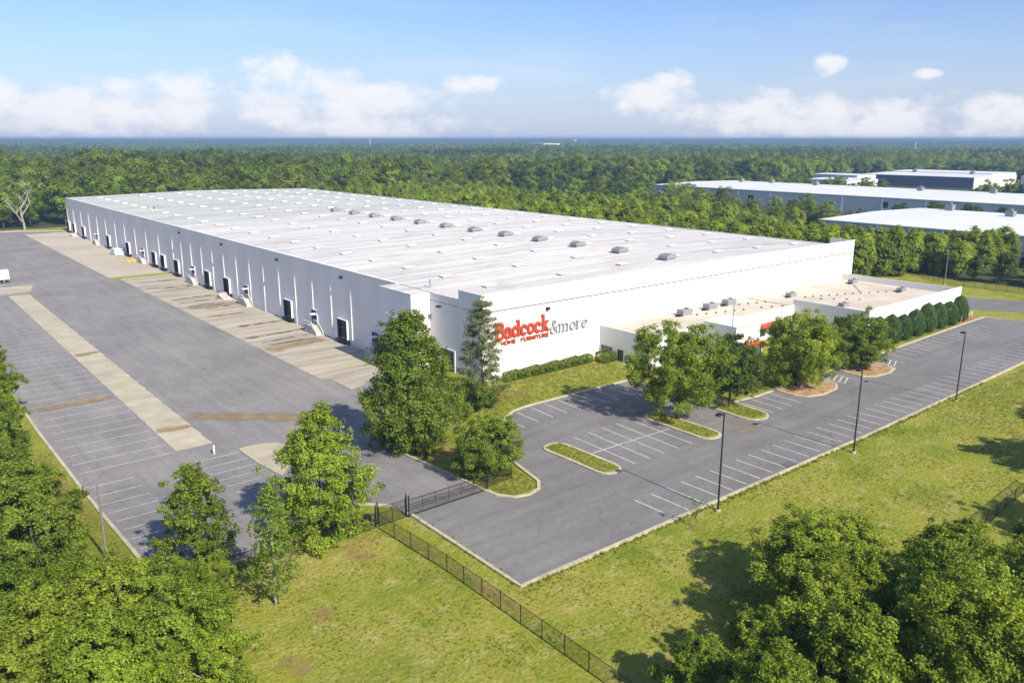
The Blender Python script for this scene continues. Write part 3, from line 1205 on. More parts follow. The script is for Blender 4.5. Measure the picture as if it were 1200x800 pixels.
def ribbon(mb, pts, w, depth, z0):
    """flat stroke of width w along 2D pts (x,z), extruded towards -Y by depth; z0 shifts the face a little so strokes never share a plane"""
    n = len(pts)
    ws = w if isinstance(w, (list, tuple)) else [w] * n
    L_, R_ = [], []
    for k in range(n):
        a = Vector(pts[max(k - 1, 0)])
        b = Vector(pts[min(k + 1, n - 1)])
        d = (b - a).normalized()
        nn = Vector((-d.y, d.x)) * ws[k] / 2
        p = Vector(pts[k])
        L_.append(p + nn)
        R_.append(p - nn)
    i = len(mb.v)
    for k in range(n):
        for q in (L_[k], R_[k]):
            mb.v.append((q.x, -depth - z0, q.y))
            mb.v.append((q.x, 0, q.y))
    for k in range(n - 1):
        a, b = i + 4 * k, i + 4 * k + 4
        mb.f += [(a, a + 2, b + 2, b), (a, b, b + 1, a + 1), (a + 2, a + 3, b + 3, b + 2)]
    mb.f += [(i, i + 1, i + 3, i + 2), (i + 4 * n - 4, i + 4 * n - 2, i + 4 * n - 1, i + 4 * n - 3)]


def arc(cx, cy, rx, ry, a0, a1, n=14):
    return [(cx + rx * math.cos(R(a0 + (a1 - a0) * k / n)), cy + ry * math.sin(R(a0 + (a1 - a0) * k / n))) for k in range(n + 1)]


def glyph(ch, t, s):
    """strokes (points, width) in em units: x-height .64, cap 1; t stroke weight, s serif thickness"""
    S = []
    bar = lambda x0, y0, x1, y1, w: S.append(([(x0, y0), (x1, y1)], w))
    if ch == 'B':
        bar(.16, 0, .16, 1, t * 1.15)
        S.append(([(.0, .97)] + [(.30, .97)] + arc(.42, .74, .20, .21, 85, -85) + [(.16, .53)], [s * 1.4, s * 1.4] + [t] * 15 + [s * 1.4]))
        S.append(([(.16, .51)] + arc(.46, .27, .24, .25, 85, -85) + [(.16, .03), (0, .03)], [s * 1.4] + [t * 1.05] * 15 + [s * 1.4, s * 1.4]))
    elif ch == 'a':
        S.append((arc(.23, .19, .17, .17, 60, 360), t * .85))
        S.append((arc(.26, .44, .20, .17, 165, 20), t * .8))
        bar(.44, .48, .44, .05, t)
        bar(.40, .035, .60, .035, s)
    elif ch == 'd':
        S.append((arc(.26, .32, .20, .27, 30, 330), t * .95))
        bar(.50, .98, .50, .04, t)
        bar(.34, .965, .52, .965, s)
        bar(.46, .035, .66, .035, s)
    elif ch == 'c':
        S.append((arc(.29, .32, .22, .27, 45, 310), t * .95))
        bar(.46, .50, .46, .38, t * .8)
    elif ch == 'o':
        S.append((arc(.29, .32, .22, .27, 0, 360, 20), t * .95))
    elif ch == 'k':
        bar(.16, 1.05, .16, .0, t)
        bar(.0, 1.03, .2, 1.03, s)
        bar(.0, .035, .32, .035, s)
        bar(.20, .28, .50, .60, t * .7)
        bar(.28, .36, .56, .03, t)
        bar(.38, .605, .64, .605, s)
        bar(.40, .035, .70, .035, s)
    elif ch == 'm':
        for k in range(3):
            x = .12 + .34 * k
            bar(x, .46 if k else .62, x, 0, t)
            bar(x - .10, .03, x + .12, .03, s)
            if k < 2:
                S.append((arc(x + .17, .44, .17, .17, 175, 5, 9), t * .75))
        bar(.0, .61, .14, .61, s)
    elif ch == 'r':
        bar(.12, .62, .12, 0, t)
        bar(.0, .03, .28, .03, s)
        bar(.0, .61, .14, .61, s)
        S.append((arc(.30, .42, .18, .18, 170, 50, 8), t * .8))
    elif ch == 'e':
        S.append((arc(.28, .32, .22, .28, 5, 318), t * .85))
        bar(.08, .34, .50, .34, s)
    elif ch == '&':
        S.append(([(.66, .02), (.50, .20), (.24, .62), (.22, .80)] + arc(.34, .84, .12, .13, 180, -10, 8) + [(.40, .66), (.22, .52)] + arc(.26, .26, .20, .24, 110, 300, 10) + [(.52, .22), (.60, .44)], t * .85))
        bar(.50, .45, .70, .45, s)
    elif ch == 'H':
        bar(.1, 0, .1, 1, t); bar(.6, 0, .6, 1, t); bar(.1, .5, .6, .5, t)
    elif ch == 'O':
        S.append((arc(.36, .5, .28, .44, 0, 360, 16), t))
    elif ch == 'M':
        bar(.1, 0, .1, 1, t); bar(.74, 0, .74, 1, t); bar(.1, .95, .42, .3, t); bar(.42, .3, .74, .95, t)
    elif ch == 'E':
        bar(.12, 0, .12, 1, t); bar(.12, .92, .56, .92, t); bar(.12, .5, .5, .5, t); bar(.12, .08, .56, .08, t)
    elif ch == 'F':
        bar(.12, 0, .12, 1, t); bar(.12, .92, .56, .92, t); bar(.12, .5, .5, .5, t)
    elif ch == 'U':
        S.append(([(.1, 1)] + arc(.35, .32, .25, .27, 180, 360, 10) + [(.6, 1)], t))
    elif ch == 'R':
        bar(.12, 0, .12, 1, t); S.append(([(.12, .92)] + arc(.36, .71, .22, .21, 85, -85, 8) + [(.12, .5)], t)); bar(.32, .5, .6, 0, t)
    elif ch == 'N':
        bar(.1, 0, .1, 1, t); bar(.6, 0, .6, 1, t); bar(.1, .97, .6, .03, t)
    elif ch == 'I':
        bar(.14, 0, .14, 1, t)
    elif ch == 'T':
        bar(.3, 0, .3, 1, t); bar(.0, .92, .6, .92, t)
    return S


sign = empty('wall_sign', (84.2, WY0 - .03, 7.0))
tag(sign, 'raised red and grey shop lettering on the white front wall', 'sign')


def put_text(txt, x0, x1, z0, size, m, t, s, depth, adv):
    tot = sum(adv[c] for c in txt)
    kx = (x1 - x0) / tot
    x = x0
    for c in txt:
        if c != ' ':
            mb = MB()
            for q, (pts, w) in enumerate(glyph(c, t, s)):
                ribbon(mb, [(px * kx * 1.0 + 0, py * size) for px, py in pts], [v * size for v in w] if isinstance(w, list) else w * size, depth, .004 * q)
            o = mb.build('letter', m, sign)
            o.location = (x - 84.2, 0, z0 - 7.0)
        x += adv[c] * kx


ADV = {'B': .78, 'a': .60, 'd': .68, 'c': .56, 'o': .60, 'k': .70, '&': .74, 'm': 1.0, 'r': .50, 'e': .55}
put_text('Badcock', 84.2, 97.0, 7.25, 2.95, M_red, .175, .08, .35, ADV)
put_text('&more', 97.2, 106.8, 6.45, 2.55, M_grey_letter, .105, .05, .35, ADV)
ADV2 = {'H': .74, 'O': .76, 'M': .88, 'E': .66, 'F': .66, 'U': .74, 'R': .72, 'N': .74, 'I': .32, 'T': .66, ' ': .9}
put_text('HOME FURNITURE', 85.6, 97.0, 6.05, .72, M_red, .20, .1, .25, ADV2)

# ------------------------------------------------------------------ office annex
ax = empty('office_building', (110.5, 79.0, 0))
tag(ax, 'low white office building with tan roof in front of the warehouse', 'building')


def PA(mb, name, m, parent=ax):
    me = mb.mesh(name)
    me.transform(Matrix.Translation((-110.5, -79.0, 0)))
    return obj(name, me, m, parent)


HA, HB = 6.2, 7.9
# wing beside the warehouse wall
PA(MB().box(110.5, 157.9, 96.2, 108.93, -.3, HA - .5), 'wall', M_white)
# main block
PA(MB().box(158.0, 200.3, 79.2, 108.93, -.3, HA - .48), 'wall', M_white)
# parapets
def parapet(x0, x1, y0, y1, z0, z1):
    PA(MB().box(x0, x1, y0, y1, z0, z1), 'parapet', M_white)
parapet(110.46, 110.72, 96.5, 108.92, -.3, HA)
parapet(110.46, 157.7, 96.16, 96.46, -.29, HA)
parapet(157.72, 158.02, 79.4, 96.5, -.3, HB - .5)
parapet(157.70, 200.5, 79.1, 79.4, -.28, HB - .1)
parapet(200.2, 200.5, 79.42, 108.9, -.29, HB - .6)
PA(MB().box(110.74, 157.7, 96.48, 108.9, HA - .45, HA - .40), 'roof', M_tanroof)
PA(MB().box(158.04, 200.18, 79.42, 108.9, HA - .42, HA - .36), 'roof', M_tanroof)
# entrance tower and red canopy
PA(MB().box(126.2, 134.0, 88.6, 96.1, -.2, 7.0), 'entrance_tower', M_white)
PA(MB().box(125.9, 134.3, 88.3, 96.0, 7.003, 7.15), 'coping', M_metal_white)
PA(MB().box(126.0, 133.2, 87.0, 88.55, 2.9, 3.6), 'canopy', M_awning)
for xx in (126.4, 132.6):
    PA(MB().box(xx, xx + .45, 87.1, 87.55, -.2, 2.88), 'canopy_post', M_white)
PA(MB().box(127.6, 131.4, 88.50, 88.58, 0, 2.7), 'entrance_door', M_glass)
PA(MB().box(144.0, 152.5, 94.8, 96.1, 3.0, 3.7), 'canopy', M_awning)
# windows and doors, left end
def win(x0, x1, y0, y1, z0, z1, face):
    if face == 'x':
        w = PA(MB().box(x0 - .03, x0 - .005, y0, y1, z0, z1), 'window', M_glass)
        fr = MB().box(x0 - .06, x0 - .032, y0 - .08, y0 + .04, z0 - .08, z1 + .08).box(x0 - .06, x0 - .032, y1 - .04, y1 + .08, z0 - .08, z1 + .08).box(x0 - .061, x0 - .033, y0 + .05, y1 - .05, z1 - .03, z1 + .08).box(x0 - .061, x0 - .033, y0 + .05, y1 - .05, z0 - .08, z0 + .03)
        for k in range(1, 3):
            yy = y0 + (y1 - y0) * k / 3
            fr.box(x0 - .062, x0 - .034, yy - .04, yy + .04, z0 + .04, z1 - .04)
    else:
        w = PA(MB().box(x0, x1, y0 - .03, y0 - .005, z0, z1), 'window', M_glass)
        fr = MB().box(x0 - .08, x0 + .04, y0 - .06, y0 - .032, z0 - .08, z1 + .08).box(x1 - .04, x1 + .08, y0 - .06, y0 - .032, z0 - .08, z1 + .08).box(x0 + .05, x1 - .05, y0 - .061, y0 - .033, z1 - .03, z1 + .08).box(x0 + .05, x1 - .05, y0 - .061, y0 - .033, z0 - .08, z0 + .03)
        k = int((x1 - x0) / 1.4)
        for q in range(1, k):
            xx = x0 + (x1 - x0) * q / k
            fr.box(xx - .04, xx + .04, y0 - .062, y0 - .034, z0 + .04, z1 - .04)
    PA(fr, 'window_frame', M_frame)


win(110.45, 0, 105.6, 108.5, .6, 2.4, 'x')
win(110.45, 0, 102.6, 104.0, .05, 2.3, 'x')
for x in np.arange(113.5, 124, 3.4):
    win(x, x + 2.6, 96.15, 0, .9, 2.6, 'y')
for x in np.arange(136, 156, 4.2):
    win(x, x + 2.8, 96.15, 0, .9, 2.6, 'y')
# roof units
unit_specs = [(131.9, 105.6, 'nearest of three beside the warehouse wall', 1.0), (141.1, 106.1, 'middle of three beside the warehouse wall', 1.0), (148.1, 106.4, 'farthest of three beside the warehouse wall', 1.0),
              (167.0, 102.9, 'alone in the middle of the roof', .8), (195.4, 103.3, 'at the far corner by the warehouse wall', .8), (165.4, 89.0, 'near the front edge left', .75), (193.4, 89.9, 'near the front edge right', .75)]
for (x, y, lab, s) in unit_specs:
    e = empty('rooftop_air_unit', (x, y, HA - .39))
    MB().box(-1.5 * s, 1.5 * s, -.9 * s, .9 * s, .12, 1.35 * s).build('housing', M_galv, e)
    MB().box(-1.4 * s, 1.4 * s, -.8 * s, .8 * s, -.02, .118).build('curb', M_white, e)
    MB().tube([(.5 * s, 0, 1.352 * s), (.5 * s, 0, 1.5 * s)], [.45 * s, .42 * s], 12).build('fan_cowl', M_black, e)
    MB().box(1.502 * s, 2.0 * s, -.5 * s, .5 * s, .3, 1.0 * s).build('intake_hood', M_frame, e)
    MB().box(-2.6 * s, -1.503 * s, -.35 * s, .35 * s, .02, .35).build('duct', M_dark, e)
    tag(e, 'grey air unit on tan office roof, ' + lab, 'air unit', 'air units on the office roof')
# pipe supports dotted over the roof
blk = MB().box(-.22, .22, -.14, .14, 0, .22).mesh('pipe_support')
blk.materials.append(M_dark)
for a, b, n in (((134, 104), (146, 101), 6), ((150, 105), (157, 103), 4), ((169, 100.5), (184, 95), 8), ((184, 95), (192, 101), 5), ((170, 97), (176, 91), 4), ((184, 95), (192.5, 91), 5), ((151, 100), (156, 98), 3)):
    for k in range(n):
        t = k / (n - 1)
        z = HA - .40 if a[0] + (b[0] - a[0]) * t < 157.8 else HA - .36
        inst('pipe_support', blk, (a[0] + (b[0] - a[0]) * t - 110.5, a[1] + (b[1] - a[1]) * t - 79, z), ax, rz=.3)

# ------------------------------------------------------------------ neighbouring buildings


def shed(name, label, x0, x1, y0, y1, zt_, wall, rise=.8, ribs=0, vents=(), wall2=None, mark=()):
    e = empty(name, (x0, y0, -4))
    def q(mb, n, m, par=e):
        me = mb.mesh(n)
        me.transform(Matrix.Translation((-x0, -y0, 4)))
        return obj(n, me, m, par)
    q(MB().box(x0, x1, y0, y1, -8, zt_), 'wall', wall)
    if wall2:
        q(MB().box(x0 + .1, x1, y0 - .15, y0 - .003, -8, zt_), 'wall', wall2)
    r = MB()
    xm = (x0 + x1) / 2
    o_ = .5
    r.v = [(x0 - o_, y0 - o_, zt_ + .05), (xm, y0 - o_, zt_ + rise), (x1 + o_, y0 - o_, zt_ + .05), (x0 - o_, y1 + o_, zt_ + .05), (xm, y1 + o_, zt_ + rise), (x1 + o_, y1 + o_, zt_ + .05)]
    r.f = [(0, 1, 4, 3), (1, 2, 5, 4), (0, 2, 1), (3, 4, 5), (0, 3, 5, 2)]
    rr = q(r, 'roof', M_bgroof)
    q(MB().box(x0 - .7, x0 - o_ - .01, y0 - .5, y1 + .5, zt_ - .35, zt_ + .12), 'gutter', M_metal_white)
    if ribs:
        n = int((y1 - y0) / ribs)
        for k in range(1, n):
            yy = y0 + (y1 - y0) * k / n
            q(MB().box(x0 - .75, x0 - .01, yy - .45, yy + .45, -8, zt_ - .6), 'pilaster', M_white)
    for (vx, vy, s) in vents:
        q(MB().box(vx - 1.3 * s, vx + 1.3 * s, vy - 1.3 * s, vy + 1.3 * s, zt_ + .1, zt_ + rise + 1.6 * s).box(vx - .5 * s, vx + .5 * s, vy - .5 * s, vy + .5 * s, zt_ + .1, zt_ + rise + 2.3 * s), 'roof_vent', M_vent)
    for (yy, w, za, zb) in mark:
        q(MB().box(x0 - .2, x0 - .02, yy - w / 2, yy + w / 2, za, zb), 'louvre', M_black)
    tag(e, label, 'building')
    return e


M_bgroof = mat('pale_grey_roof', (.66, .665, .67), .7, .06, .04, fine=.03, fine_scale=.3)
shed('neighbour_warehouse', 'pale roofed grey warehouse behind trees right of the white warehouse', 323.5, 416, 60, 188.5, 8.0, M_grey_wall, .9, 12.5, ((410, 172, 1.3), (395, 140, 1.3), (380, 75, 1.2)), mark=((150, 5, 3.5, 5.5),))
shed('long_warehouse', 'long low white roofed warehouse in the second row back', 476, 575, 60, 417, 8.0, M_grey_wall, .8, 24, ((556, 330, 1.3), (548, 250, 1.3), (560, 210, 1.3), (556, 395, 1.2), (560, 370, 1.2)), mark=((402, 4, 2, 5), (386, 4, 2, 5), (330, 4, 1, 4.5), (237, 4, 2, 5.5), (206, 4, 2, 5.5)))
shed('slate_warehouse', 'big slate blue warehouse with white end wall far right', 800, 898, 318, 424, 7.4, M_dark_wall, 1.0, 0, ((860, 400, 1.5), (850, 340, 1.5)), wall2=M_white)
shed('white_block', 'tall white block behind the slate blue warehouse', 870, 930, 330, 430, 8.6, M_white, .4)
shed('small_white_shed', 'small white flat shed left of the slate blue warehouse', 676, 730, 372, 412, 6.5, M_white, .5, 0, ((700, 395, 1.2),))
shed('small_white_store', 'white store building beyond the far end of the long warehouse', 735, 770, 395, 440, 8.5, M_white, .5)
shed('loading_annex', 'white box annex right of the slate blue warehouse', 910, 940, 280, 318, 5.5, M_white, .4)
shed('distant_white_plant', 'tiny white roofed plant far off in the woods', 2240, 2330, 2560, 2660, 24, M_white, 1)

# ------------------------------------------------------------------ foliage


def leaf_material(name, c_dark, c_light, spread=.35):
    m = bpy.data.materials.new(name)
    m.use_nodes = True
    nt = m.node_tree
    nt.nodes.clear()
    N, L = nt.nodes.new, nt.links.new
    out = N('ShaderNodeOutputMaterial')
    at = N('ShaderNodeAttribute')
    at.attribute_name = 'tone'
    oi = N('ShaderNodeObjectInfo')
    rp = N('ShaderNodeValToRGB')
    rp.color_ramp.elements[0].color = (*c_dark, 1)
    rp.color_ramp.elements[1].color = (*c_light, 1)
    L(at.outputs['Fac'], rp.inputs[0])
    hs = N('ShaderNodeHueSaturation')
    mr = N('ShaderNodeMapRange')
    mr.inputs['To Min'].default_value = .5 - .022 * spread / .35
    mr.inputs['To Max'].default_value = .5 + .016 * spread / .35
    L(oi.outputs['Random'], mr.inputs['Value'])
    L(mr.outputs[0], hs.inputs['Hue'])
    wn = N('ShaderNodeTexWhiteNoise')
    wn.noise_dimensions = '1D'
    L(oi.outputs['Random'], wn.inputs['W'])
    mv = N('ShaderNodeMapRange')
    mv.inputs['To Min'].default_value = 1 - spread
    mv.inputs['To Max'].default_value = 1 + spread
    L(wn.outputs['Value'], mv.inputs['Value'])
    L(mv.outputs[0], hs.inputs['Value'])
    L(rp.outputs[0], hs.inputs['Color'])
    di = N('ShaderNodeBsdfPrincipled')
    di.inputs['Roughness'].default_value = .55
    di.inputs['Specular IOR Level'].default_value = .25
    L(hs.outputs[0], di.inputs['Base Color'])
    tr = N('ShaderNodeBsdfTranslucent')
    tl = N('ShaderNodeMix')
    tl.data_type = 'RGBA'
    tl.blend_type = 'MULTIPLY'
    tl.inputs[0].default_value = 1
    L(hs.outputs[0], tl.inputs[6])
    tl.inputs[7].default_value = (1.25, 1.15, .5, 1)
    L(tl.outputs[2], tr.inputs['Color'])
    mx = N('ShaderNodeMixShader')
    mx.inputs[0].default_value = .43
    L(di.outputs[0], mx.inputs[1])
    L(tr.outputs[0], mx.inputs[2])
    L(mx.outputs[0], out.inputs['Surface'])
    return m


ML_oak = leaf_material('oak_leaves', (.080, .128, .013), (.285, .375, .046), .10)
ML_bright = leaf_material('bright_leaves', (.120, .182, .014), (.365, .465, .050), .12)
ML_dark = leaf_material('dark_leaves', (.062, .105, .020), (.185, .260, .052), .10)
ML_pine = leaf_material('pine_needles', (.130, .165, .058), (.290, .330, .130), .10)
ML_top = leaf_material('arborvitae_foliage', (.048, .105, .020), (.130, .225, .045), .12)
ML_wood = leaf_material('woodland_leaves', (.092, .145, .012), (.300, .385, .042), .34)
ML_bright_wood = leaf_material('young_woodland_leaves', (.125, .188, .013), (.360, .460, .048), .24)
ML_dark_wood = leaf_material('dark_woodland_leaves', (.048, .090, .018), (.140, .210, .042), .22)


def leaf_mesh(name, pos, nrm, size, tone, rng, m, aspect=.55, fold=.18):
    n = len(pos)
    nrm = nrm / np.maximum(np.linalg.norm(nrm, axis=1, keepdims=True), 1e-6)
    r = rng.normal(size=(n, 3))
    u = np.cross(nrm, r)
    u /= np.maximum(np.linalg.norm(u, axis=1, keepdims=True), 1e-6)
    w = np.cross(nrm, u)
    s = (size * rng.uniform(.65, 1.35, n))[:, None]
    V = np.empty((n, 4, 3), np.float32)
    V[:, 0] = pos - u * s * .5
    V[:, 1] = pos + w * s * aspect * .5 + nrm * s * fold
    V[:, 2] = pos + u * s * .5
    V[:, 3] = pos - w * s * aspect * .5 + nrm * s * fold
    me = bpy.data.meshes.new(name)
    me.vertices.add(4 * n)
    me.vertices.foreach_set('co', V.ravel())
    me.loops.add(4 * n)
    me.loops.foreach_set('vertex_index', np.arange(4 * n, dtype=np.int32))
    me.polygons.add(n)
    me.polygons.foreach_set('loop_start', np.arange(0, 4 * n, 4, dtype=np.int32))
    me.polygons.foreach_set('loop_total', np.full(n, 4, np.int32))
    a = me.attributes.new('tone', 'FLOAT', 'FACE')
    a.data.foreach_set('value', np.clip(tone, 0, 1).astype(np.float32))
    me.update()
    me.validate()
    me.materials.append(m)
    return me


def crown(name, seed, H, Rr, z0, n, size, m, kind='oval', nclump=60, lump=.30, soft=False):
    """leaf sprays on many small clumps spread through an uneven crown volume; returns mesh and clump centres"""
    rng = np.random.default_rng(seed)
    C = []
    T = []
    cz, hz = (H + z0) / 2, (H - z0) / 2
    if kind in ('oval', 'egg', 'spread'):
        lob = rng.normal(size=(9, 3))
        lob /= np.linalg.norm(lob, axis=1, keepdims=True)
        la = rng.uniform(.0, .22, 9)
        sub = 3 if soft else 8
        nb = max(6, nclump // sub)
        k = 0
        while k < nb:
            # a bough, evenly spread by golden angle then jittered
            k += 1
            t = (k - .5) / nb
            a_ = k * 2.39996 + rng.uniform(-.5, .5)
            z = np.clip(1 - 2 * t + rng.uniform(-.12, .12), -1, 1)
            rad = rng.uniform(.60, 1.0) if rng.random() < .8 else rng.uniform(.2, .6)
            d = np.array([math.cos(a_) * math.sqrt(1 - z * z), math.sin(a_) * math.sqrt(1 - z * z), z])
            g_ = .86 + float(np.max(np.maximum(lob @ d, 0) ** 3 * la) * 1.5)
            if kind == 'egg':
                pr = float(np.interp((z + 1) / 2, [0, .12, .32, .6, .85, 1], [.70, .96, 1.04, .80, .42, .10]))
                p = np.array([math.cos(a_) * rad * pr * g_ * Rr, math.sin(a_) * rad * pr * g_ * Rr, cz + z * hz * .95])
            else:
                wd = 1.0 + (.12 * z if kind == 'spread' else 0)
                p = np.array([d[0] * rad * g_ * wd * Rr, d[1] * rad * g_ * wd * Rr, cz + z * rad ** .5 * g_ * hz])
            rb = Rr * (.20 if soft else .24) * rng.uniform(.7, 1.25)
            tb = rng.uniform(.22, .78)
            for q in range(sub):
                o_ = rng.normal(size=3) * rb * np.array([.62, .62, .42])
                C.append((p[0] + o_[0], p[1] + o_[1], max(p[2] + o_[2], .2), Rr * lump * rng.uniform(.45, 1.15)))
                T.append(tb + rng.uniform(-.12, .12))
    elif kind == 'pine':
        zz = z0
        lv = 0
        while zz < H - .3:
            t = (zz - z0) / (H - z0)
            rl = Rr * (1 - t) ** .62 * (.62 + .38 * rng.random()) * (min(1, .75 + t * 2))
            nb = rng.integers(4, 7)
            a0 = rng.uniform(0, 6.28)
            for b in range(nb):
                a = a0 + b * 6.283 / nb + rng.uniform(-.3, .3)
                L_ = rl * rng.uniform(.7, 1.15)
                for q in (.5, .78, 1.0):
                    T.append(rng.uniform(.3, .7))
                    C.append((math.cos(a) * L_ * q, math.sin(a) * L_ * q, zz + L_ * q * .16, Rr * lump * (.55 + .3 * (1 - q)) * rng.uniform(.7, 1.2)))
            zz += (H - z0) / 12 * rng.uniform(.8, 1.2)
            lv += 1
        C.append((0, 0, H - .2, .45))
        T.append(.6)
    C = np.array(C)
    C[:, 3] = np.maximum(C[:, 3], size)
    wts = C[:, 3] ** 1.7
    idx = rng.choice(len(C), n, p=wts / wts.sum())
    c = C[idx]
    axis = np.stack([c[:, 0], c[:, 1], (c[:, 2] - cz) * (Rr / max(hz, .1))], 1)
    outw = axis / np.maximum(np.linalg.norm(axis, axis=1, keepdims=True), .3)
    d = rng.normal(size=(n, 3))
    d /= np.linalg.norm(d, axis=1, keepdims=True)
    d = d + outw * .55 + np.array([0, 0, .35])
    d /= np.linalg.norm(d, axis=1, keepdims=True)
    rr = c[:, 3] * rng.uniform(.15, 1.25, n) ** .6
    sq = np.array([1, 1, .55 if kind == 'pine' else .78])
    pos = c[:, :3] + d * rr[:, None] * sq
    pos += rng.normal(size=(n, 3)) * size * .5
    pos[:, 2] = np.maximum(pos[:, 2], .15)
    nrm = d * .5 + outw * .35 + rng.normal(size=(n, 3)) * .6 + np.array([0, -.15, .35])
    if soft:
        nrm = d * .6 + outw * .7 + rng.normal(size=(n, 3)) * .35 + np.array([0, -.1, .35])
    ctone = np.array(T)
    tone = ctone[idx] + rng.normal(size=n) * (.10 if soft else .22)
    asp = .30 if kind == 'pine' else .58
    return leaf_mesh(name, pos, nrm, np.full(n, size) * (1.3 if kind == 'pine' else 1), tone, rng, m, aspect=asp), C


def trunk(name, seed, H, z0, C, r, m, nl=10, lean=.3, top=.75):
    rng = random.Random(seed)
    mb = MB()
    pts, rad = [], []
    n = 7
    lx, ly = rng.uniform(-lean, lean), rng.uniform(-lean, lean)
    for k in range(n):
        t = k / (n - 1)
        pts.append((lx * t * t + rng.uniform(-.08, .08) * (k > 0), ly * t * t + rng.uniform(-.08, .08) * (k > 0), -.4 + (H * top + .4) * t))
        rad.append(r * (1.35 if k == 0 else 1) * (1 - .82 * t))
    mb.tube(pts, rad, 8)
    idx = list(range(len(C)))
    rng.shuffle(idx)
    for i in idx[:nl]:
        c = C[i]
        zb = min(max(z0 * .8, c[2] - .55 * math.hypot(c[0], c[1]) - .6), H * top * .95)
        zb = max(zb, min(z0 * .6, H * .2), .4)
        t = (zb + .4) / (H * top + .4)
        b = Vector((lx * t * t, ly * t * t, zb))
        e = Vector(c[:3])
        mid = b.lerp(e, .5) + Vector((0, 0, .12 * (e - b).length))
        q = r * (1 - .75 * t)
        mb.tube([b, mid, e], [q * .55, q * .32, q * .10], 5, cap=False)
    me = mb.mesh(name)
    for p in me.polygons:
        p.use_smooth = True
    me.materials.append(m)
    return me


_cache = {}


def tree_meshes(key):
    if key in _cache:
        return _cache[key]
    (kind, seed, H, Rr, z0, n, size, mname, ncl, lump, tr, nl, bark) = SPECS[key]
    cm, C = crown('crown', seed, H, Rr, z0, n, size, mname, kind, ncl, lump)
    tm = trunk('trunk', seed, H, z0, C, tr, bark, nl, top=.93 if kind == 'pine' else .72)
    _cache[key] = (cm, tm)
    return _cache[key]


SPECS = {
    # kind seed H R z0 leaves size material clumps lump trunk_r limbs bark
    'corner': ('egg', 1, 19.4, 6.6, .2, 60000, .33, ML_oak, 1000, .12, .42, 16, M_bark),
    'round': ('oval', 2, 8.6, 4.7, .5, 36000, .24, ML_oak, 560, .12, .26, 12, M_bark),
    'oval': ('egg', 3, 13.4, 5.2, .3, 44000, .26, ML_bright, 600, .12, .32, 14, M_bark),
    'small': ('egg', 4, 10.2, 3.6, .4, 26000, .23, ML_oak, 420, .12, .22, 12, M_bark),
    'pine': ('pine', 5, 17.5, 5.6, 1.4, 12000, .36, ML_pine, 0, .19, .24, 26, M_bark),
    'thin': ('pine', 6, 11.6, 3.2, 2.0, 2900, .34, ML_oak, 0, .20, .15, 40, M_birch),
    'island': ('spread', 7, 15.6, 7.0, 2.4, 42000, .30, ML_bright, 480, .12, .34, 22, M_bark),
    'darkround': ('oval', 8, 11.0, 4.3, 1.2, 28000, .27, ML_dark, 420, .12, .25, 12, M_bark),
    'broad': ('oval', 9, 11.8, 6.1, 1.2, 38000, .29, ML_bright, 500, .12, .30, 16, M_bark),
    'maple': ('oval', 10, 9.8, 4.9, 1.2, 28000, .28, ML_oak, 420, .12, .25, 14, M_bark),
    'speck': ('oval', 11, 8.0, 2.5, 2.0, 4200, .26, ML_dark, 40, .26, .16, 14, M_bark),
    'woodA': ('egg', 12, 13, 4.4, .6, 40000, .25, ML_oak, 480, .12, .28, 16, M_bark),
    'woodB': ('oval', 13, 10, 4.2, .4, 38000, .24, ML_bright, 460, .12, .22, 14, M_bark),
    'woodC': ('oval', 14, 8, 4.0, .2, 36000, .23, ML_bright, 440, .12, .18, 12, M_birch),
    'bigA': ('spread', 15, 13, 6.2, .8, 58000, .28, ML_bright, 560, .12, .38, 22, M_bark),
    'bigB': ('oval', 16, 12, 5.8, .8, 54000, .28, ML_bright, 520, .12, .36, 20, M_bark),
    'bigC': ('egg', 17, 10, 4.8, .6, 44000, .27, ML_bright, 460, .12, .30, 18, M_bark),
    'shrub': ('oval', 18, 4.6, 3.8, .1, 13000, .25, ML_oak, 120, .2, .10, 8, M_bark),
    'bush': ('oval', 19, 2.2, 1.5, .05, 3600, .18, ML_oak, 40, .25, .05, 6, M_bark),
}


def plant(key, x, y, label, s=1.0, rz=None, name='tree', cat='tree', group=None, sz=None, z=None):
    cm, tm = tree_meshes(key)
    e = empty(name, (x, y, float(zg(x, y)) if z is None else z))
    e.rotation_euler.z = rz if rz is not None else (x * 7.3 + y * 3.1) % 6.28
    e.scale = (s, s, sz or s)
    inst('crown', cm, (0, 0, 0), e)
    inst('trunk', tm, (0, 0, 0), e)
    tag(e, label, cat, group)
    return e


# trees standing around the building
plant('corner', 57.6, 94.5, 'large dense egg shaped green tree at the near corner of the warehouse', rz=.4)
plant('pine', 76.3, 102.0, 'tall sparse pine against the front wall beside the lettering', rz=1.0, name='pine_tree')
plant('shrub', 72.6, 99.8, 'wide dark shrub at the foot of the tall pine', name='shrub', cat='shrub')
plant('round', 57.8, 76.7, 'rounded green tree just right of the black sliding gate', rz=.7, sz=.86)
plant('oval', 34.4, 75.2, 'tall oval bright green tree left of the gate behind the fence', rz=.2)
plant('small', 21.6, 76.6, 'small green tree at the near corner of the truck yard', rz=2.0)
plant('thin', 24.8, 65.0, 'thin sparse pale trunked tree left of the fenced lawn', rz=0)
plant('island', 93.0, 74.8, 'big spreading tree on the middle island of the car park', rz=.3)
plant('darkround', 104.0, 73.4, 'dark rounded tree on the island right of the big spreading tree', s=1.1, rz=.9)
plant('darkround', 113.4, 77.0, 'low dark tree between the dark rounded tree and the broad bright tree', s=.62, rz=2.2)
plant('broad', 122.3, 73.0, 'broad bright green tree in front of the office entrance', s=1.06, rz=.5)
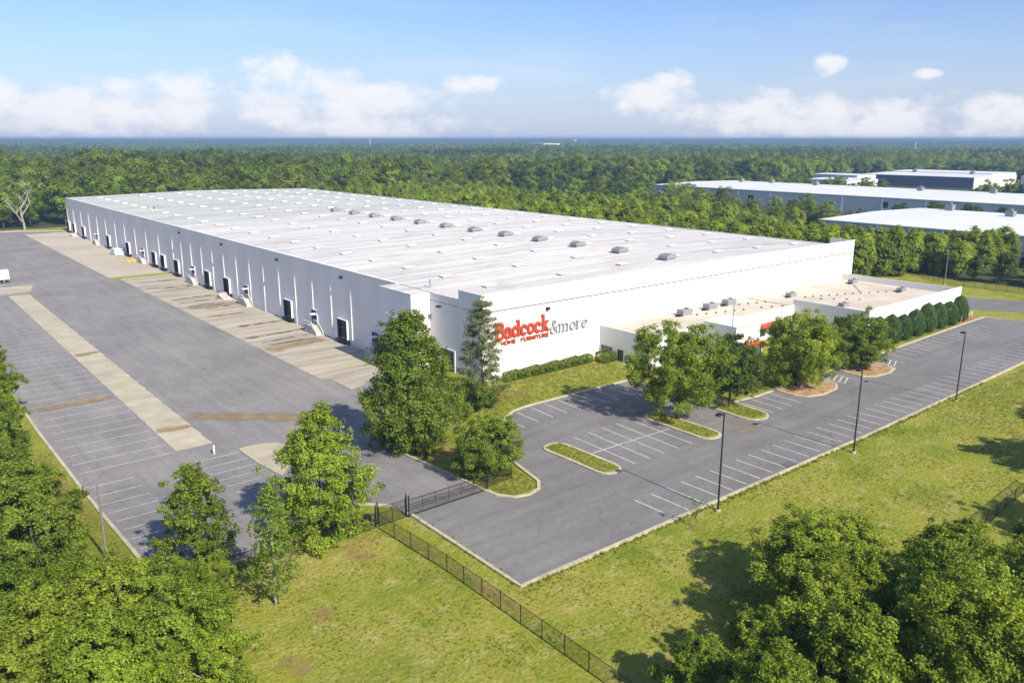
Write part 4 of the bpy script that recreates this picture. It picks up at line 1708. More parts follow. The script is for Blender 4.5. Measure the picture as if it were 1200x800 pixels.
plant('maple', 141.8, 71.8, 'green tree on the mulch bed nearest the topiary row', s=1.06, rz=.1)
plant('maple', 131.8, 74.6, 'green tree between the two mulch beds by the office', s=.96, rz=2.4)
plant('speck', 133.6, 84.0, 'small dark glossy tree at the office entrance tower', rz=0)
plant('speck', 142.6, 86.5, 'small dark glossy tree under the second red canopy', s=1.08, rz=2)
plant('speck', 150.8, 80.0, 'sparse small tree against the grey office corner', s=1.0, rz=4)
plant('bush', 155.0, 77.0, 'green bush left of the topiary row', s=1.7, name='bush', cat='bush')
plant('bush', 204.5, 82.0, 'light green bush at the far end of the topiary row', s=1.5, name='bush', cat='bush')
plant('bush', 56.5, 88.4, 'low bush at the kerb below the egg shaped corner tree', s=.9, name='bush', cat='bush')
# sapling
sp_c, C_ = crown('crown', 77, 3.6, .75, 1.2, 160, .20, ML_oak, 'oval', 16, .4)
sp_t = trunk('trunk', 77, 3.6, 1.2, C_, .05, M_bark, 12)
e = empty('sapling', (66.9, 50.5, 0))
inst('crown', sp_c, (0, 0, 0), e)
inst('trunk', sp_t, (0, 0, 0), e)
tag(e, 'thin young sapling in a mulch ring on the lawn by the kerb', 'sapling')

# foreground wood, left
LW_ = [('woodA', 8.4, 81.5, 1.0, 'tall tree at the left edge beside the yard lamp post'), ('woodA', 9.6, 120.5, .98, 'tree at the left frame edge beside the trailer stalls'),
       ('woodB', 13.0, 150.5, 1.05, 'leafy tree farthest up the left edge but one'), ('woodA', 14.6, 173, .8, 'farthest small tree on the left edge of the yard'),
       ('woodB', 6.0, 62.5, .98, 'bushy tree second from the lower left corner'), ('woodC', 12.2, 66.2, .98, 'pale stemmed bushy tree below the yard corner'),
       ('woodB', 8.8, 56.5, .92, 'bushy bright tree at the bottom left of the picture'), ('woodC', 13.8, 59.0, .98, 'bushy bright tree at the bottom edge beside the fenced lawn'),
       ('woodC', 16.0, 69.6, .70, 'low bushy tree at the yard kerb corner'), ('woodC', 17.8, 64.6, .68, 'low bushy tree beside the thin pale trunked tree'),
       ('woodA', 4.6, 75.2, .76, 'oval tree at the left edge below the tall one'), ('woodB', 10.2, 70.2, .82, 'bushy tree in the middle of the left wood'),
       ('woodA', 2.0, 60.5, .82, 'tree in the lower left corner of the picture'), ('woodB', 6.2, 95.5, 1.12, 'broad tree at the left edge behind the tall one'),
       ('woodA', 8.4, 107.5, .86, 'narrow tree at the left edge between two broader ones'), ('woodC', 15.8, 55.4, .74, 'low bright bush tree at the bottom beside the lawn'),
       ('woodC', 20.8, 69.8, .50, 'low bush tree against the fence end'), ('woodB', -1.5, 88, 1.1, 'tree half out of the picture on the left'), ('woodB', 11.6, 135.5, .92, 'round tree beside the middle trailer stalls on the left edge')]
for (k, x, y, s, lab) in LW_:
    plant(k, x, y, lab, s=s, group='trees of the left foreground wood')
RW_ = [('bigA', 63.4, 33.2, 1.00, .66, 'topmost spreading tree of the right foreground wood'), ('bigB', 56.4, 29.6, .86, .68, 'dense tree left of and below the topmost foreground tree'),
       ('bigC', 49.4, 30.4, .70, .62, 'low tree on the lawn edge, second from the fence end'), ('bigC', 43.8, 32.0, .60, .55, 'lowest tree of the right foreground wood where the fence ends'),
       ('bigC', 71.4, 25.2, 1.0, .84, 'bright tree right of the topmost foreground tree'), ('bigB', 63.2, 22.8, .90, .82, 'dense tree in the middle of the right foreground wood'),
       ('bigC', 50.4, 23.8, .95, .92, 'tree in the left part of the right foreground wood'), ('bigC', 43.8, 25.6, .80, .80, 'tree at the bottom edge left in the right foreground wood'),
       ('bigA', 56.4, 17.6, .90, .92, 'bright tree at the bottom edge in the right foreground'), ('bigB', 69.4, 15.8, .90, .90, 'tree in the lower right corner of the picture'),
       ('bigC', 79.4, 19.4, 1.0, .88, 'tree cut by the right edge of the picture')]
for (k, x, y, s, sz, lab) in RW_:
    plant(k, x, y, lab, s=s, sz=sz, group='trees of the right foreground wood')
for (k, x, y, s) in (('bigA', 139.5, 27.0, .9), ('bigB', 118.5, 24.0, 1.05), ('bigA', 97, 14.0, 1.0), ('bigC', 150, 24, 1.0)):
    plant(k, x, y, 'tree beyond the right edge throwing its shadow on the lawn', s=s, group='trees off the right edge')

# topiary row: sheared egg shapes
def topiary_mesh():
    rng = np.random.default_rng(8)
    n = 9000
    u = rng.normal(size=(n, 3))
    u /= np.linalg.norm(u, axis=1, keepdims=True)
    H, r = 5.4, 1.75
    z = (u[:, 2] * .5 + .5)
    prof = np.interp(z, [0, .1, .35, .7, .9, 1], [.62, .86, 1.0, .80, .46, .05])
    ang = np.arctan2(u[:, 1], u[:, 0])
    q = rng.uniform(.80, 1.03, n) * (1 + .05 * np.sin(ang * 5 + z * 9) + .04 * np.sin(ang * 2 - z * 17))
    pos = np.stack([np.cos(ang) * prof * r * q, np.sin(ang) * prof * r * q, .12 + z * (H - .2)], 1)
    nr = np.stack([np.cos(ang), np.sin(ang), (z - .35) * 1.2], 1) + rng.normal(size=(n, 3)) * .45
    me = leaf_mesh('crown', pos, nr, np.full(n, .22), .5 + rng.normal(size=n) * .22, rng, ML_top)
    return me


topi = topiary_mesh()
tops = [159.6, 165.0, 170.4, 175.9, 181.4, 187.0, 192.6, 198.2]
on = ['leftmost', 'second from the left', 'third from the left', 'fourth from the left', 'fourth from the right', 'third from the right', 'second from the right', 'rightmost']
tst = MB().tube([(0, 0, -.2), (0, 0, 3.5)], [.12, .05], 6).mesh('trunk')
tst.materials.append(M_bark)
for k, x in enumerate(tops):
    e = empty('topiary_shrub', (x, 77.75 + .12 * k * .3, 0))
    e.scale = (1.16 + .10 * math.sin(k * 2.3), 1.12 + .08 * math.sin(k * 3.1), 1.12 + .10 * math.sin(k * 1.7 + 1))
    e.rotation_euler.z = k * 1.3
    inst('crown', topi, (0, 0, 0), e)
    inst('trunk', tst, (0, 0, 0), e)
    tag(e, 'clipped dark green egg shaped shrub along the office wall, ' + on[k], 'shrub', 'topiary row along the office wall')


# hedge of clipped round shrubs along the front wall
def hedge_mesh(seed, sx, sy, sz, n):
    rng = np.random.default_rng(seed)
    u = rng.normal(size=(n, 3))
    p = np.sign(u) * np.abs(u / np.linalg.norm(u, axis=1, keepdims=True)) ** .55
    p *= rng.uniform(.82, 1.03, (n, 1))
    pos = np.stack([p[:, 0] * sx, p[:, 1] * sy, np.maximum(sz * .5 + p[:, 2] * sz * .5, .05)], 1)
    return leaf_mesh('crown', pos, p + rng.normal(size=(n, 3)) * .5, np.full(n, .2), .5 + rng.normal(size=n) * .22, rng, ML_dark if seed == 2 else ML_oak)


hm = hedge_mesh(1, .95, .85, 1.7, 1900)
hm2 = hedge_mesh(5, 1.9, 1.7, 2.0, 3600)
hst = MB().tube([(0, 0, -.2), (0, 0, 1.0)], [.06, .03], 5).mesh('trunk')
hst.materials.append(M_bark)
hx = list(np.arange(85.5, 105.6, 1.62))
for k, x in enumerate(hx):
    e = empty('hedge_shrub', (float(x), 106.7, 0))
    e.rotation_euler.z = (k % 2) * math.pi
    e.scale = (1, 1, 1 + .08 * math.sin(k * 2.1))
    inst('crown', hm, (0, 0, 0), e)
    inst('trunk', hst, (0, 0, 0), e)
    tag(e, 'clipped low shrub in the hedge under the wall lettering', 'shrub', 'hedge along the front wall')
e = empty('hedge_shrub', (108.4, 105.2, 0))
inst('crown', hm2, (0, 0, 0), e)
inst('trunk', hst, (0, 0, 0), e)
tag(e, 'big square clipped light green shrub under the office end window', 'shrub')

# dead tree by the far corner
def bare_tree(seed, H):
    rng = random.Random(seed)
    mb = MB()
    def br(p, d, L_, r, lv):
        pts = [p]
        q = p
        dd = d
        for k in range(3):
            dd = (dd + Vector((rng.uniform(-.2, .2), rng.uniform(-.2, .2), rng.uniform(-.05, .2)))).normalized()
            q = q + dd * L_ / 3
            pts.append(q)
        mb.tube(pts, [r, r * .85, r * .7, r * .45], 6, cap=False)
        if lv > 0:
            for k in range(4 if lv == 3 else 3):
                t = pts[rng.randint(1, 3)]
                a = rng.uniform(0, 6.28)
                nd = (dd * .8 + Vector((math.cos(a), math.sin(a), .25)) * .85).normalized()
                br(t, nd, L_ * rng.uniform(.55, .75), r * .55, lv - 1)
    br(Vector((0, 0, -.5)), Vector((.05, 0, 1)), H * .55, .62, 3)
    me = mb.mesh('trunk')
    me.materials.append(M_birch)
    return me


bt = bare_tree(4, 21)
o = empty('dead_tree', (66.5, 474, float(zg(66.5, 474))))
inst('trunk', bt, (0, 0, 0), o)
tag(o, 'bare pale dead tree before the wood at the far left corner', 'tree')

# ------------------------------------------------------------------ woods
WOOD = []
for k in range(6):
    rr = np.random.default_rng(100 + k)
    Hh = [24, 21, 26, 19, 23, 20][k]
    Rw = [8.0, 6.6, 8.2, 7.0, 9.0, 5.8][k]
    kind = ['oval', 'egg', 'oval', 'spread', 'oval', 'egg'][k]
    cm, C_ = crown('crown', 200 + k, Hh, Rw, Hh * .22, 3000, 1.15, ML_dark_wood if k in (1, 5) else ML_wood, kind, 90, .24, soft=True)
    tm = trunk('trunk', 200 + k, Hh, Hh * .25, C_, .35, M_bark, 5)
    WOOD.append((cm, tm, Hh))
YOUNG = []
for k in range(4):
    Hh = [14, 15.5, 13, 16][k]
    cm, C_ = crown('crown', 300 + k, Hh, [4.3, 3.6, 4.6, 4.0][k], Hh * .08, 3000, .85, ML_bright_wood if k != 2 else ML_wood, ['oval', 'egg', 'oval', 'oval'][k], 90, .24, soft=True)
    tm = trunk('trunk', 300 + k, Hh, Hh * .2, C_, .22, M_bark, 5)
    YOUNG.append((cm, tm, Hh))

rng = np.random.default_rng(42)


def visible_az(x, y, m=.02):
    a = math.atan2(x, y)
    return .10 - m < a < 1.262 + m


def clear(x, y):
    """True where no tree may stand"""
    if x < 214 and 50 < y < 474 and x > -60:
        return True
    if x < 260 and y < 118:
        return True
    if 314 < x < 426 and 50 < y < 198:
        return True
    if 462 < x < 586 and 50 < y < 428:
        return True
    if 426 <= x <= 462 and 150 < y < 330:
        return True
    if 586 <= x <= 690 and 250 < y < 330:
        return True
    if 690 < x < 960 and 260 < y < 450:
        return True
    if 660 < x < 780 and 360 < y < 450:
        return True
    if 600 < x < 800 and 200 < y < 330 and x > 700:
        return True
    if 258 < x < 305 and y < 100:
        return True
    return False


def stand(x, y):
    return math.sin(x * .011 + 1.7 * math.sin(y * .006)) + math.sin(y * .0135 + 1.3 * math.sin(x * .0047) + 2)


def wood_kind(x, y):
    q = stand(x * 1.6, y * 1.6) + rng.normal() * .7
    return [1, 5][int(rng.integers(2))] if q < -.75 else [0, 2, 3, 4][int(rng.integers(4))]


cand = []
# young belt just right of the warehouse and before the neighbours
for x in np.arange(220, 318, 5.6):
    for y in np.arange(96, 472, 5.6):
        px, py = x + rng.uniform(-2.2, 2.2), y + rng.uniform(-2.2, 2.2)
        if clear(px, py) or (px < 262 and py < 116) or (py < 104 and px > 250):
            continue
        s_ = rng.uniform(.8, 1.12)
        if px > 240 and py < 215:
            s_ *= .74 if px > 262 else .82
        cand.append((px, py, 'y', s_))
# mature wood
for x in np.arange(-60, 700, 13.2):
    for y in np.arange(60, 760, 13.2):
        px, py = x + rng.uniform(-3, 3), y + rng.uniform(-3, 3)
        if clear(px, py) or px < 318 and py < 474:
            continue
        if px < 720 and py < 30:
            continue
        a = math.atan2(px, py)
        if not (-.03 < a < 1.40):
            continue
        s = rng.uniform(.62, 1.22)
        if px > 318:
            s *= .62 + .30 * sm(480, 640, math.hypot(px, py))
        if 318 <= px < 476 and py < 470:
            s *= .72 if px > 380 else .80
        if 586 < px < 700 and py < 420:
            s *= .6
        cand.append((px, py, 'm', float(s)))
# trees that stand singly before the second warehouse
for y in (250, 240.5, 232, 222):
    pass
cand.sort(key=lambda t: math.hypot(t[0], t[1]))
labels = {'ya': 'bright young tree in the belt right behind the warehouse roof', 'yb': 'tree at the edge of the belt before the grey neighbouring warehouse',
          'mL': 'mature tree at the edge of the wood behind the warehouse far end', 'mR': 'tree in the wood between the neighbouring warehouses'}
n_ind = 0
quota = {'y': 140, 'L': 100, 'R': 55}
rest = []
for (x, y, k, s) in cand:
    vis = visible_az(x, y)
    # trees hidden behind the front rows need no parts of their own
    zone = 'y' if k == 'y' else ('L' if y > 474 else 'R')
    if vis and quota[zone] > 0:
        quota[zone] -= 1
        if k == 'y':
            cm, tm, Hh = YOUNG[int(rng.integers(4))]
            lab, grp = (labels['ya'], 'young trees behind the warehouse') if y > 135 else (labels['yb'], 'trees before the neighbouring warehouse')
        else:
            cm, tm, Hh = WOOD[wood_kind(x, y)]
            lab, grp = (labels['mL'], 'front trees of the wood behind the warehouse') if y > 474 else (labels['mR'], 'trees between the neighbouring warehouses')
        e = empty('woodland_tree', (x, y, float(zg(x, y))), rng.uniform(0, 6.28))
        e.scale = (s * rng.uniform(.9, 1.1), s * rng.uniform(.9, 1.1), s)
        inst('crown', cm, (0, 0, 0), e)
        inst('trunk', tm, (0, 0, 0), e)
        tag(e, lab, 'tree', grp)
        n_ind += 1
    else:
        rest.append((x, y, k, s))
# round trees standing before the long warehouse
for k, (y, s) in enumerate(((213, 1.0), (195, 1.16), (177, 1.14), (161, 1.1))):
    plant('darkround', 447, y, 'round dark tree before the long warehouse, ' + ['leftmost of four', 'second from left of four', 'third from left of four', 'rightmost of four'][k], s=s * 1.12, sz=s, rz=k * 1.1, name='round_tree', group='round trees before the long warehouse')
for k, (x, y, s) in enumerate(((262, 92, .42), (268, 84, .48), (263, 77, .50), (271, 72, .55), (264, 66, .50), (276, 90, .52), (280, 78, .58), (259, 99, .36))):
    cm, tm, Hh = WOOD[5 if k % 2 else 1]
    e = empty('woodland_tree', (x, y, float(zg(x, y))), k * 1.7)
    e.scale = (s * 1.15, s * 1.15, s)
    inst('crown', cm, (0, 0, 0), e)
    inst('trunk', tm, (0, 0, 0), e)
    tag(e, 'dark dense tree in the clump behind the rear fence at the right edge', 'tree', 'dark clump behind the rear fence')


# the far wood: one mass, scattered with geometry nodes
def scatter(name, pts, meshes, label):
    """pts: rows x,y,z,scale,index[,height factor]"""
    pts = np.array([tuple(p) + (1.0,) * (6 - len(p)) for p in pts], np.float32)
    me = bpy.data.meshes.new(name)
    me.vertices.add(len(pts))
    me.vertices.foreach_set('co', pts[:, :3].ravel())
    a = me.attributes.new('scl', 'FLOAT', 'POINT')
    a.data.foreach_set('value', pts[:, 3].copy())
    a = me.attributes.new('hgt', 'FLOAT', 'POINT')
    a.data.foreach_set('value', pts[:, 5].copy())
    a = me.attributes.new('rot', 'FLOAT', 'POINT')
    a.data.foreach_set('value', np.random.default_rng(1).uniform(0, 6.28, len(pts)).astype(np.float32))
    a = me.attributes.new('idx', 'INT', 'POINT')
    a.data.foreach_set('value', pts[:, 4].astype(np.int32))
    me.update()
    o = obj(name, me)
    src = bpy.data.collections.new(name + '_kinds')
    for k, m_ in enumerate(meshes):
        q = bpy.data.objects.new('%s_kind_%02d' % (name, k), m_)
        src.objects.link(q)
    ng = bpy.data.node_groups.new(name, 'GeometryNodeTree')
    ng.interface.new_socket('Geometry', in_out='INPUT', socket_type='NodeSocketGeometry')
    ng.interface.new_socket('Geometry', in_out='OUTPUT', socket_type='NodeSocketGeometry')
    N, L = ng.nodes.new, ng.links.new
    gi, go = N('NodeGroupInput'), N('NodeGroupOutput')
    iop = N('GeometryNodeInstanceOnPoints')
    ci = N('GeometryNodeCollectionInfo')
    ci.inputs['Collection'].default_value = src
    ci.inputs['Separate Children'].default_value = True
    ci.inputs['Reset Children'].default_value = True

    def na(nm, t):
        n = N('GeometryNodeInputNamedAttribute')
        n.data_type = t
        n.inputs['Name'].default_value = nm
        return n.outputs['Attribute']
    cx = N('ShaderNodeCombineXYZ')
    L(na('rot', 'FLOAT'), cx.inputs[2])
    L(gi.outputs[0], iop.inputs['Points'])
    L(ci.outputs[0], iop.inputs['Instance'])
    iop.inputs['Pick Instance'].default_value = True
    L(na('idx', 'INT'), iop.inputs['Instance Index'])
    L(cx.outputs[0], iop.inputs['Rotation'])
    sx = N('ShaderNodeCombineXYZ')
    s_ = na('scl', 'FLOAT')
    for q in range(2):
        L(s_, sx.inputs[q])
    hm = N('ShaderNodeMath')
    hm.operation = 'MULTIPLY'
    L(s_, hm.inputs[0])
    L(na('hgt', 'FLOAT'), hm.inputs[1])
    L(hm.outputs[0], sx.inputs[2])
    L(sx.outputs[0], iop.inputs['Scale'])
    L(iop.outputs[0], go.inputs[0])
    md = o.modifiers.new('scatter', 'NODES')
    md.node_group = ng
    tag(o, label, 'wood', kind='stuff')
    return o


def joined(cm, tm):
    """crown and trunk as one light mesh with two materials"""
    bm = bmesh.new()
    bm.from_mesh(cm)
    n0 = len(bm.faces)
    bm.from_mesh(tm)
    bm.faces.ensure_lookup_table()
    for f in bm.faces[n0:]:
        f.material_index = 1
    me = bpy.data.meshes.new('wood_tree')
    bm.to_mesh(me)
    bm.free()
    me.materials.append(cm.materials[0])
    me.materials.append(tm.materials[0])
    return me


kinds = [joined(c_, t_) for c_, t_, _ in WOOD] + [joined(c_, t_) for c_, t_, _ in YOUNG]
FAR = []
for k in range(4):
    Hh = [22, 20, 24, 18][k]
    cm, C_ = crown('crown', 400 + k, Hh, [7.4, 6.8, 7.2, 7.6][k], Hh * .25, 800, 2.0, [ML_dark_wood, ML_wood, ML_wood, ML_bright_wood][k], 'oval', 45, .28, soft=True)
    FAR.append(cm)
kinds += FAR
pts = []
for (x, y, k, s) in rest:
    if k == 'y':
        pts.append((x, y, float(zg(x, y)), s, 6 + int(rng.integers(4))))
    else:
        pts.append((x, y, float(zg(x, y)), s, wood_kind(x, y)))

# 0.7 - 2.4 km
step = 12.5
for x in np.arange(-100, 2450, step):
    for y in np.arange(100, 2450, step):
        if x < 700 and y < 760:
            continue
        px, py = x + rng.uniform(-4, 4), y + rng.uniform(-4, 4)
        d = math.hypot(px, py)
        a = math.atan2(px, py)
        if d > 2400 or not (.02 < a < 1.34) or clear(px, py):
            continue
        if d > 1300 and rng.random() < .25:
            continue
        if stand(px * .55 + 400, py * .55) > 1.72:
            continue
        sx_ = rng.uniform(.8, 1.25) * (1 + .25 * (d > 1300))
        hh_ = rng.uniform(.68, .98) * (1 + .10 * stand(px * .8, py * .8))
        pts.append((px, py, float(zg(px, py)), sx_, 10 + int(np.clip(round(1.5 + 1.1 * stand(px, py) + rng.normal() * .8), 0, 3)), hh_ / sx_))
scatter('woodland', pts, kinds, 'broadleaf wood spreading from the warehouses towards the horizon')
# beyond: clumps of canopy
CL = []
for k in range(3):
    r2 = np.random.default_rng(500 + k)
    cs = []
    for q in range(22):
        cs.append((r2.uniform(-30, 30), r2.uniform(-30, 30), r2.uniform(8, 14), r2.uniform(5.5, 8.5)))
    cs = np.array(cs)
    n = 1300
    idx = r2.integers(0, len(cs), n)
    d = r2.normal(size=(n, 3))
    d[:, 2] = np.abs(d[:, 2]) * .9
    d /= np.linalg.norm(d, axis=1, keepdims=True)
    pos = cs[idx, :3] + d * cs[idx, 3:4] * r2.uniform(.7, 1, (n, 1))
    CL.append(leaf_mesh('canopy', pos, d + r2.normal(size=(n, 3)) * .4, np.full(n, 5.0), .5 + (r2.uniform(-.25, .25, len(cs))[idx]) + r2.normal(size=n) * .15, r2, ML_wood, aspect=.8))
pts = []
d = 2350.0
while d < 9000:
    st = 46 + (d - 2350) * .004
    for a in np.arange(.0, 1.36, st / d):
        aa, dd_ = a + rng.uniform(-.4, .4) * st / d, d + rng.uniform(-.4, .4) * st
        px, py = dd_ * math.sin(aa), dd_ * math.cos(aa)
        if abs(px - 2285) < 130 and -320 < py - 2610 < 90:
            continue
        pts.append((px, py, float(zg(px, py)), rng.uniform(.85, 1.1), int(rng.integers(3))))
    d += st * .95
scatter('distant_woodland', pts, CL, 'far blue green wooded country up to the horizon')

# ------------------------------------------------------------------ grass tufts on the near lawns
ML_grass = leaf_material('grass_blades', (.165, .205, .022), (.290, .315, .055), .16)


def tuft_mesh(seed, n, h):
    r = np.random.default_rng(seed)
    V, F = [], []
    for k in range(n):
        a = r.uniform(0, 6.28)
        b = r.uniform(0, .16, 2) - .08
        d = np.array([math.cos(a), math.sin(a)])
        w = np.array([-d[1], d[0]]) * .018
        hh = h * r.uniform(.6, 1.2)
        ln = r.uniform(.3, .9) * hh
        i = len(V)
        V += [(b[0] - w[0], b[1] - w[1], -.02), (b[0] + w[0], b[1] + w[1], -.02), (b[0] + d[0] * ln, b[1] + d[1] * ln, hh)]
        F.append((i, i + 1, i + 2))
    me = bpy.data.meshes.new('tuft')
    me.from_pydata(V, [], F)
    at_ = me.attributes.new('tone', 'FLOAT', 'FACE')
    at_.data.foreach_set('value', r.uniform(.1, .9, len(F)).astype(np.float32))
    me.materials.append(ML_grass)
    me.update()
    return me


def inside(x, y, poly):
    c = False
    for (x0, y0), (x1, y1) in zip(poly, poly[1:] + poly[:1]):
        if (y0 > y) != (y1 > y) and x < (x1 - x0) * (y - y0) / (y1 - y0) + x0:
            c = not c
    return c


gp = []
rngg = np.random.default_rng(9)
for _ in range(36000):
    x, y = rngg.uniform(17, 125), rngg.uniform(22, 74)
    if x > 44 and 53 < y:
        continue
    if y > 73 or (x < 19 and y > 70):
        continue
    q = math.sin(x * .55 + 1.2 * math.sin(y * .4)) + math.sin(y * .7 + x * .2)
    if rngg.random() > .45 + .3 * q:
        continue
    gp.append((x, y, float(zg(x, y)), rngg.uniform(.6, 1.3), int(rngg.integers(3))))
for (x0, x1, y0, y1, n, dz) in ((74, 108, 94.8, 105.5, 4500, 0), (12, 17, 76, 130, 3500, 0), (44.5, 54, 0, 0, 0, 0), (55.5, 61.5, 69.2, 76, 900, 0), (69.5, 72.4, 67.2, 78.6, 700, .16), (89.9, 92.8, 66.9, 78.2, 700, .16), (101.8, 105.6, 67.4, 75, 600, .16), (160, 204, 76.2, 79, 2500, 0), (107, 128, 75.5, 86, 2500, 0), (125, 190, 36, 52.5, 9000, 0)):
    for _ in range(n):
        x, y = rngg.uniform(x0, x1), rngg.uniform(y0, y1)
        gp.append((x, y, float(zg(x, y)) + dz, rngg.uniform(.6, 1.3), int(rngg.integers(3))))
# ragged growth over the lawn side of the kerbs
for (a, b) in (((44.0, 72), (44.0, 53.1)), ((44, 52.9), (110, 52.7)), ((110, 52.7), (150, 53.5))):
    L_ = math.hypot(b[0] - a[0], b[1] - a[1])
    for k in range(int(L_ * 9)):
        t = rngg.random()
        nx, ny = -(b[1] - a[1]) / L_, (b[0] - a[0]) / L_
        o_ = -abs(rngg.normal()) * .35 + .10
        sgn = 1 if a[0] != b[0] else -1
        gp.append((a[0] + (b[0] - a[0]) * t + nx * o_ * sgn, a[1] + (b[1] - a[1]) * t + ny * o_ * sgn, .04, rngg.uniform(.8, 1.8), int(rngg.integers(3))))
scatter('grass', gp, [tuft_mesh(1, 9, .16), tuft_mesh(2, 12, .20), tuft_mesh(3, 7, .13)], 'short dry grass tufts over the near lawns')

# ------------------------------------------------------------------ fences and gate


def chain_material():
    m = bpy.data.materials.new('black_chain_link')
    m.use_nodes = True
    nt = m.node_tree
    N, L = nt.nodes.new, nt.links.new
    b = nt.nodes['Principled BSDF']
    b.inputs['Base Color'].default_value = (.012, .012, .013, 1)
    b.inputs['Roughness'].default_value = .5
    tc = N('ShaderNodeTexCoord')
    sep = N('ShaderNodeSeparateXYZ')
    L(tc.outputs['Object'], sep.inputs[0])

    def mm(op, a, b_=None):
        q = N('ShaderNodeMath')
        q.operation = op
        for i, v in enumerate((a, b_)):
            if v is None:
                continue
            if isinstance(v, (int, float)):
                q.inputs[i].default_value = v
            else:
                L(v, q.inputs[i])
        return q.outputs[0]
    k = 1 / .075
    u = mm('ABSOLUTE', mm('SUBTRACT', mm('FRACT', mm('MULTIPLY', mm('ADD', sep.outputs[0], sep.outputs[2]), k)), .5))
    v = mm('ABSOLUTE', mm('SUBTRACT', mm('FRACT', mm('MULTIPLY', mm('SUBTRACT', sep.outputs[0], sep.outputs[2]), k)), .5))
    w = mm('LESS_THAN', mm('MINIMUM', u, v), .085)
    L(w, b.inputs['Alpha'])
    return m


M_chain = chain_material()


def fence(label, pts, h=1.85, bay=3.0, dens=True):
    """chain link fence: each post, rail and mesh bay a part of its own; the mesh faces have thickness"""
    root = empty('chain_link_fence', (pts[0][0], pts[0][1], float(zg(*pts[0]))))
    ox, oy, oz = root.location
    post_me = MB().tube([(0, 0, -.3), (0, 0, h + .05), (0, 0, h + .1)], [.045, .045, .02], 7).mesh('post')
    post_me.materials.append(M_black)
    for a, b in zip(pts[:-1], pts[1:]):
        L_ = math.hypot(b[0] - a[0], b[1] - a[1])
        n = max(1, round(L_ / bay))
        ang = math.atan2(b[1] - a[1], b[0] - a[0])
        for k in range(n):
            t0, t1 = k / n, (k + 1) / n
            p = (a[0] + (b[0] - a[0]) * t0, a[1] + (b[1] - a[1]) * t0)
            q = (a[0] + (b[0] - a[0]) * t1, a[1] + (b[1] - a[1]) * t1)
            za, zb = float(zg(*p)), float(zg(*q))
            inst('post', post_me, (p[0] - ox, p[1] - oy, za - oz), root)
            w = L_ / n
            pm = MB()
            pm.v = [(.05, 0, .05), (w - .05, 0, .05 + zb - za), (w - .05, 0, h + zb - za), (.05, 0, h)]
            pm.f = [(0, 1, 2, 3)]
            o = pm.build('mesh_panel', M_chain, root)
            o.location = (p[0] - ox, p[1] - oy, za - oz)
            o.rotation_euler.z = ang
            for hh_, rr_ in ((h, .03), (.08, .025)):
                r = MB().tube([(0, 0, hh_), (w, 0, hh_ + zb - za)], [rr_, rr_], 6).build('rail', M_black, root)
                r.location = (p[0] - ox, p[1] - oy, za - oz)
                r.rotation_euler.z = ang
        inst('post', post_me, (b[0] - ox, b[1] - oy, float(zg(*b)) - oz), root)
    tag(root, label, 'fence', 'black chain link fences')
    return root


fence('black chain link fence running down the lawn from the gate corner', [(39.6, 72.2), (40.3, 60.0), (40.3, 40.0), (40.3, 30.0)])
fence('black chain link fence on the lawn left of the gate corner', [(39.3, 72.5), (31.4, 72.5), (26.0, 72.9), (19, 73.6)])
fence('short black chain link fence right of the gate by the rounded tree', [(55.2, 73.3), (59.5, 73.6), (60.2, 77.0), (60.2, 80.5)])
fence('black chain link fence crossing the lawn at the right edge', [(108, 31.4), (92, 30.5), (77, 29.6), (62, 28.8)], 1.5)
fence('dark chain link fence at the foot of the trees by the rear road', [(268, 128), (247.5, 103.0), (247.5, 80), (247.5, 66)], 2.4)
# sliding gate
gate = empty('sliding_gate', (43.9, 72.75, 0))
gl = 10.9
fr = MB()
for z in (.12, 1.0, 1.95):
    fr.tube([(0, 0, z), (gl, 0, z)], [.045, .045], 6)
for k in range(7):
    fr.tube([(gl * k / 6, 0, .12), (gl * k / 6, 0, 1.95)], [.04, .04], 6)
fr.build('gate_frame', M_black, gate)
bar_me = MB().tube([(0, 0, .12), (0, 0, 1.95)], [.016, .016], 5).mesh('bar')
bar_me.materials.append(M_black)
k = 0.14
while k < gl:
    inst('bar', bar_me, (k, .0, 0), gate)
    k += .14
trk = MB().box(-4.0, gl, -.10, .10, .045, .07).build('track', M_black, gate)
tag(gate, 'closed black sliding gate of thin bars across the drive', 'gate')
gp_me = MB().tube([(0, 0, -.3), (0, 0, 2.5), (0, 0, 2.6)], [.09, .09, .05], 8).mesh('post')
gp_me.materials.append(M_black)
for k, (x, y, lab) in enumerate(((43.7, 72.5, 'tall black post of the pair at the left end of the gate, front one'), (43.7, 73.05, 'tall black post of the pair at the left end of the gate, back one'), (39.6, 72.75, 'tall black post at the fence corner left of the gate'), (40.1, 73.2, 'tall black post just inside the fence corner'), (54.95, 72.6, 'tall black post at the right end of the gate'))):
    e = empty('gate_post', (x, y, 0))
    inst('post', gp_me, (0, 0, 0), e)
    MB().tube([(0, 0, 2.62), (0, 0, 2.70)], [.11, .02], 8).build('cap', M_black, e)
    tag(e, lab, 'post', 'gate posts')
fence('low black fence bay between the gate and the fence corner', [(40.2, 73.1), (43.6, 73.1)], 2.0, 1.7)
op = empty('gate_operator', (39.0, 73.6, 0))
MB().box(-.35, .35, -.3, .3, 0, 1.2).build('cabinet', M_black, op)
MB().box(-.40, .40, -.35, .35, 1.203, 1.3).build('lid', M_black, op)
tag(op, 'black gate motor cabinet at the fence corner', 'cabinet')

# ------------------------------------------------------------------ lamp posts and small things


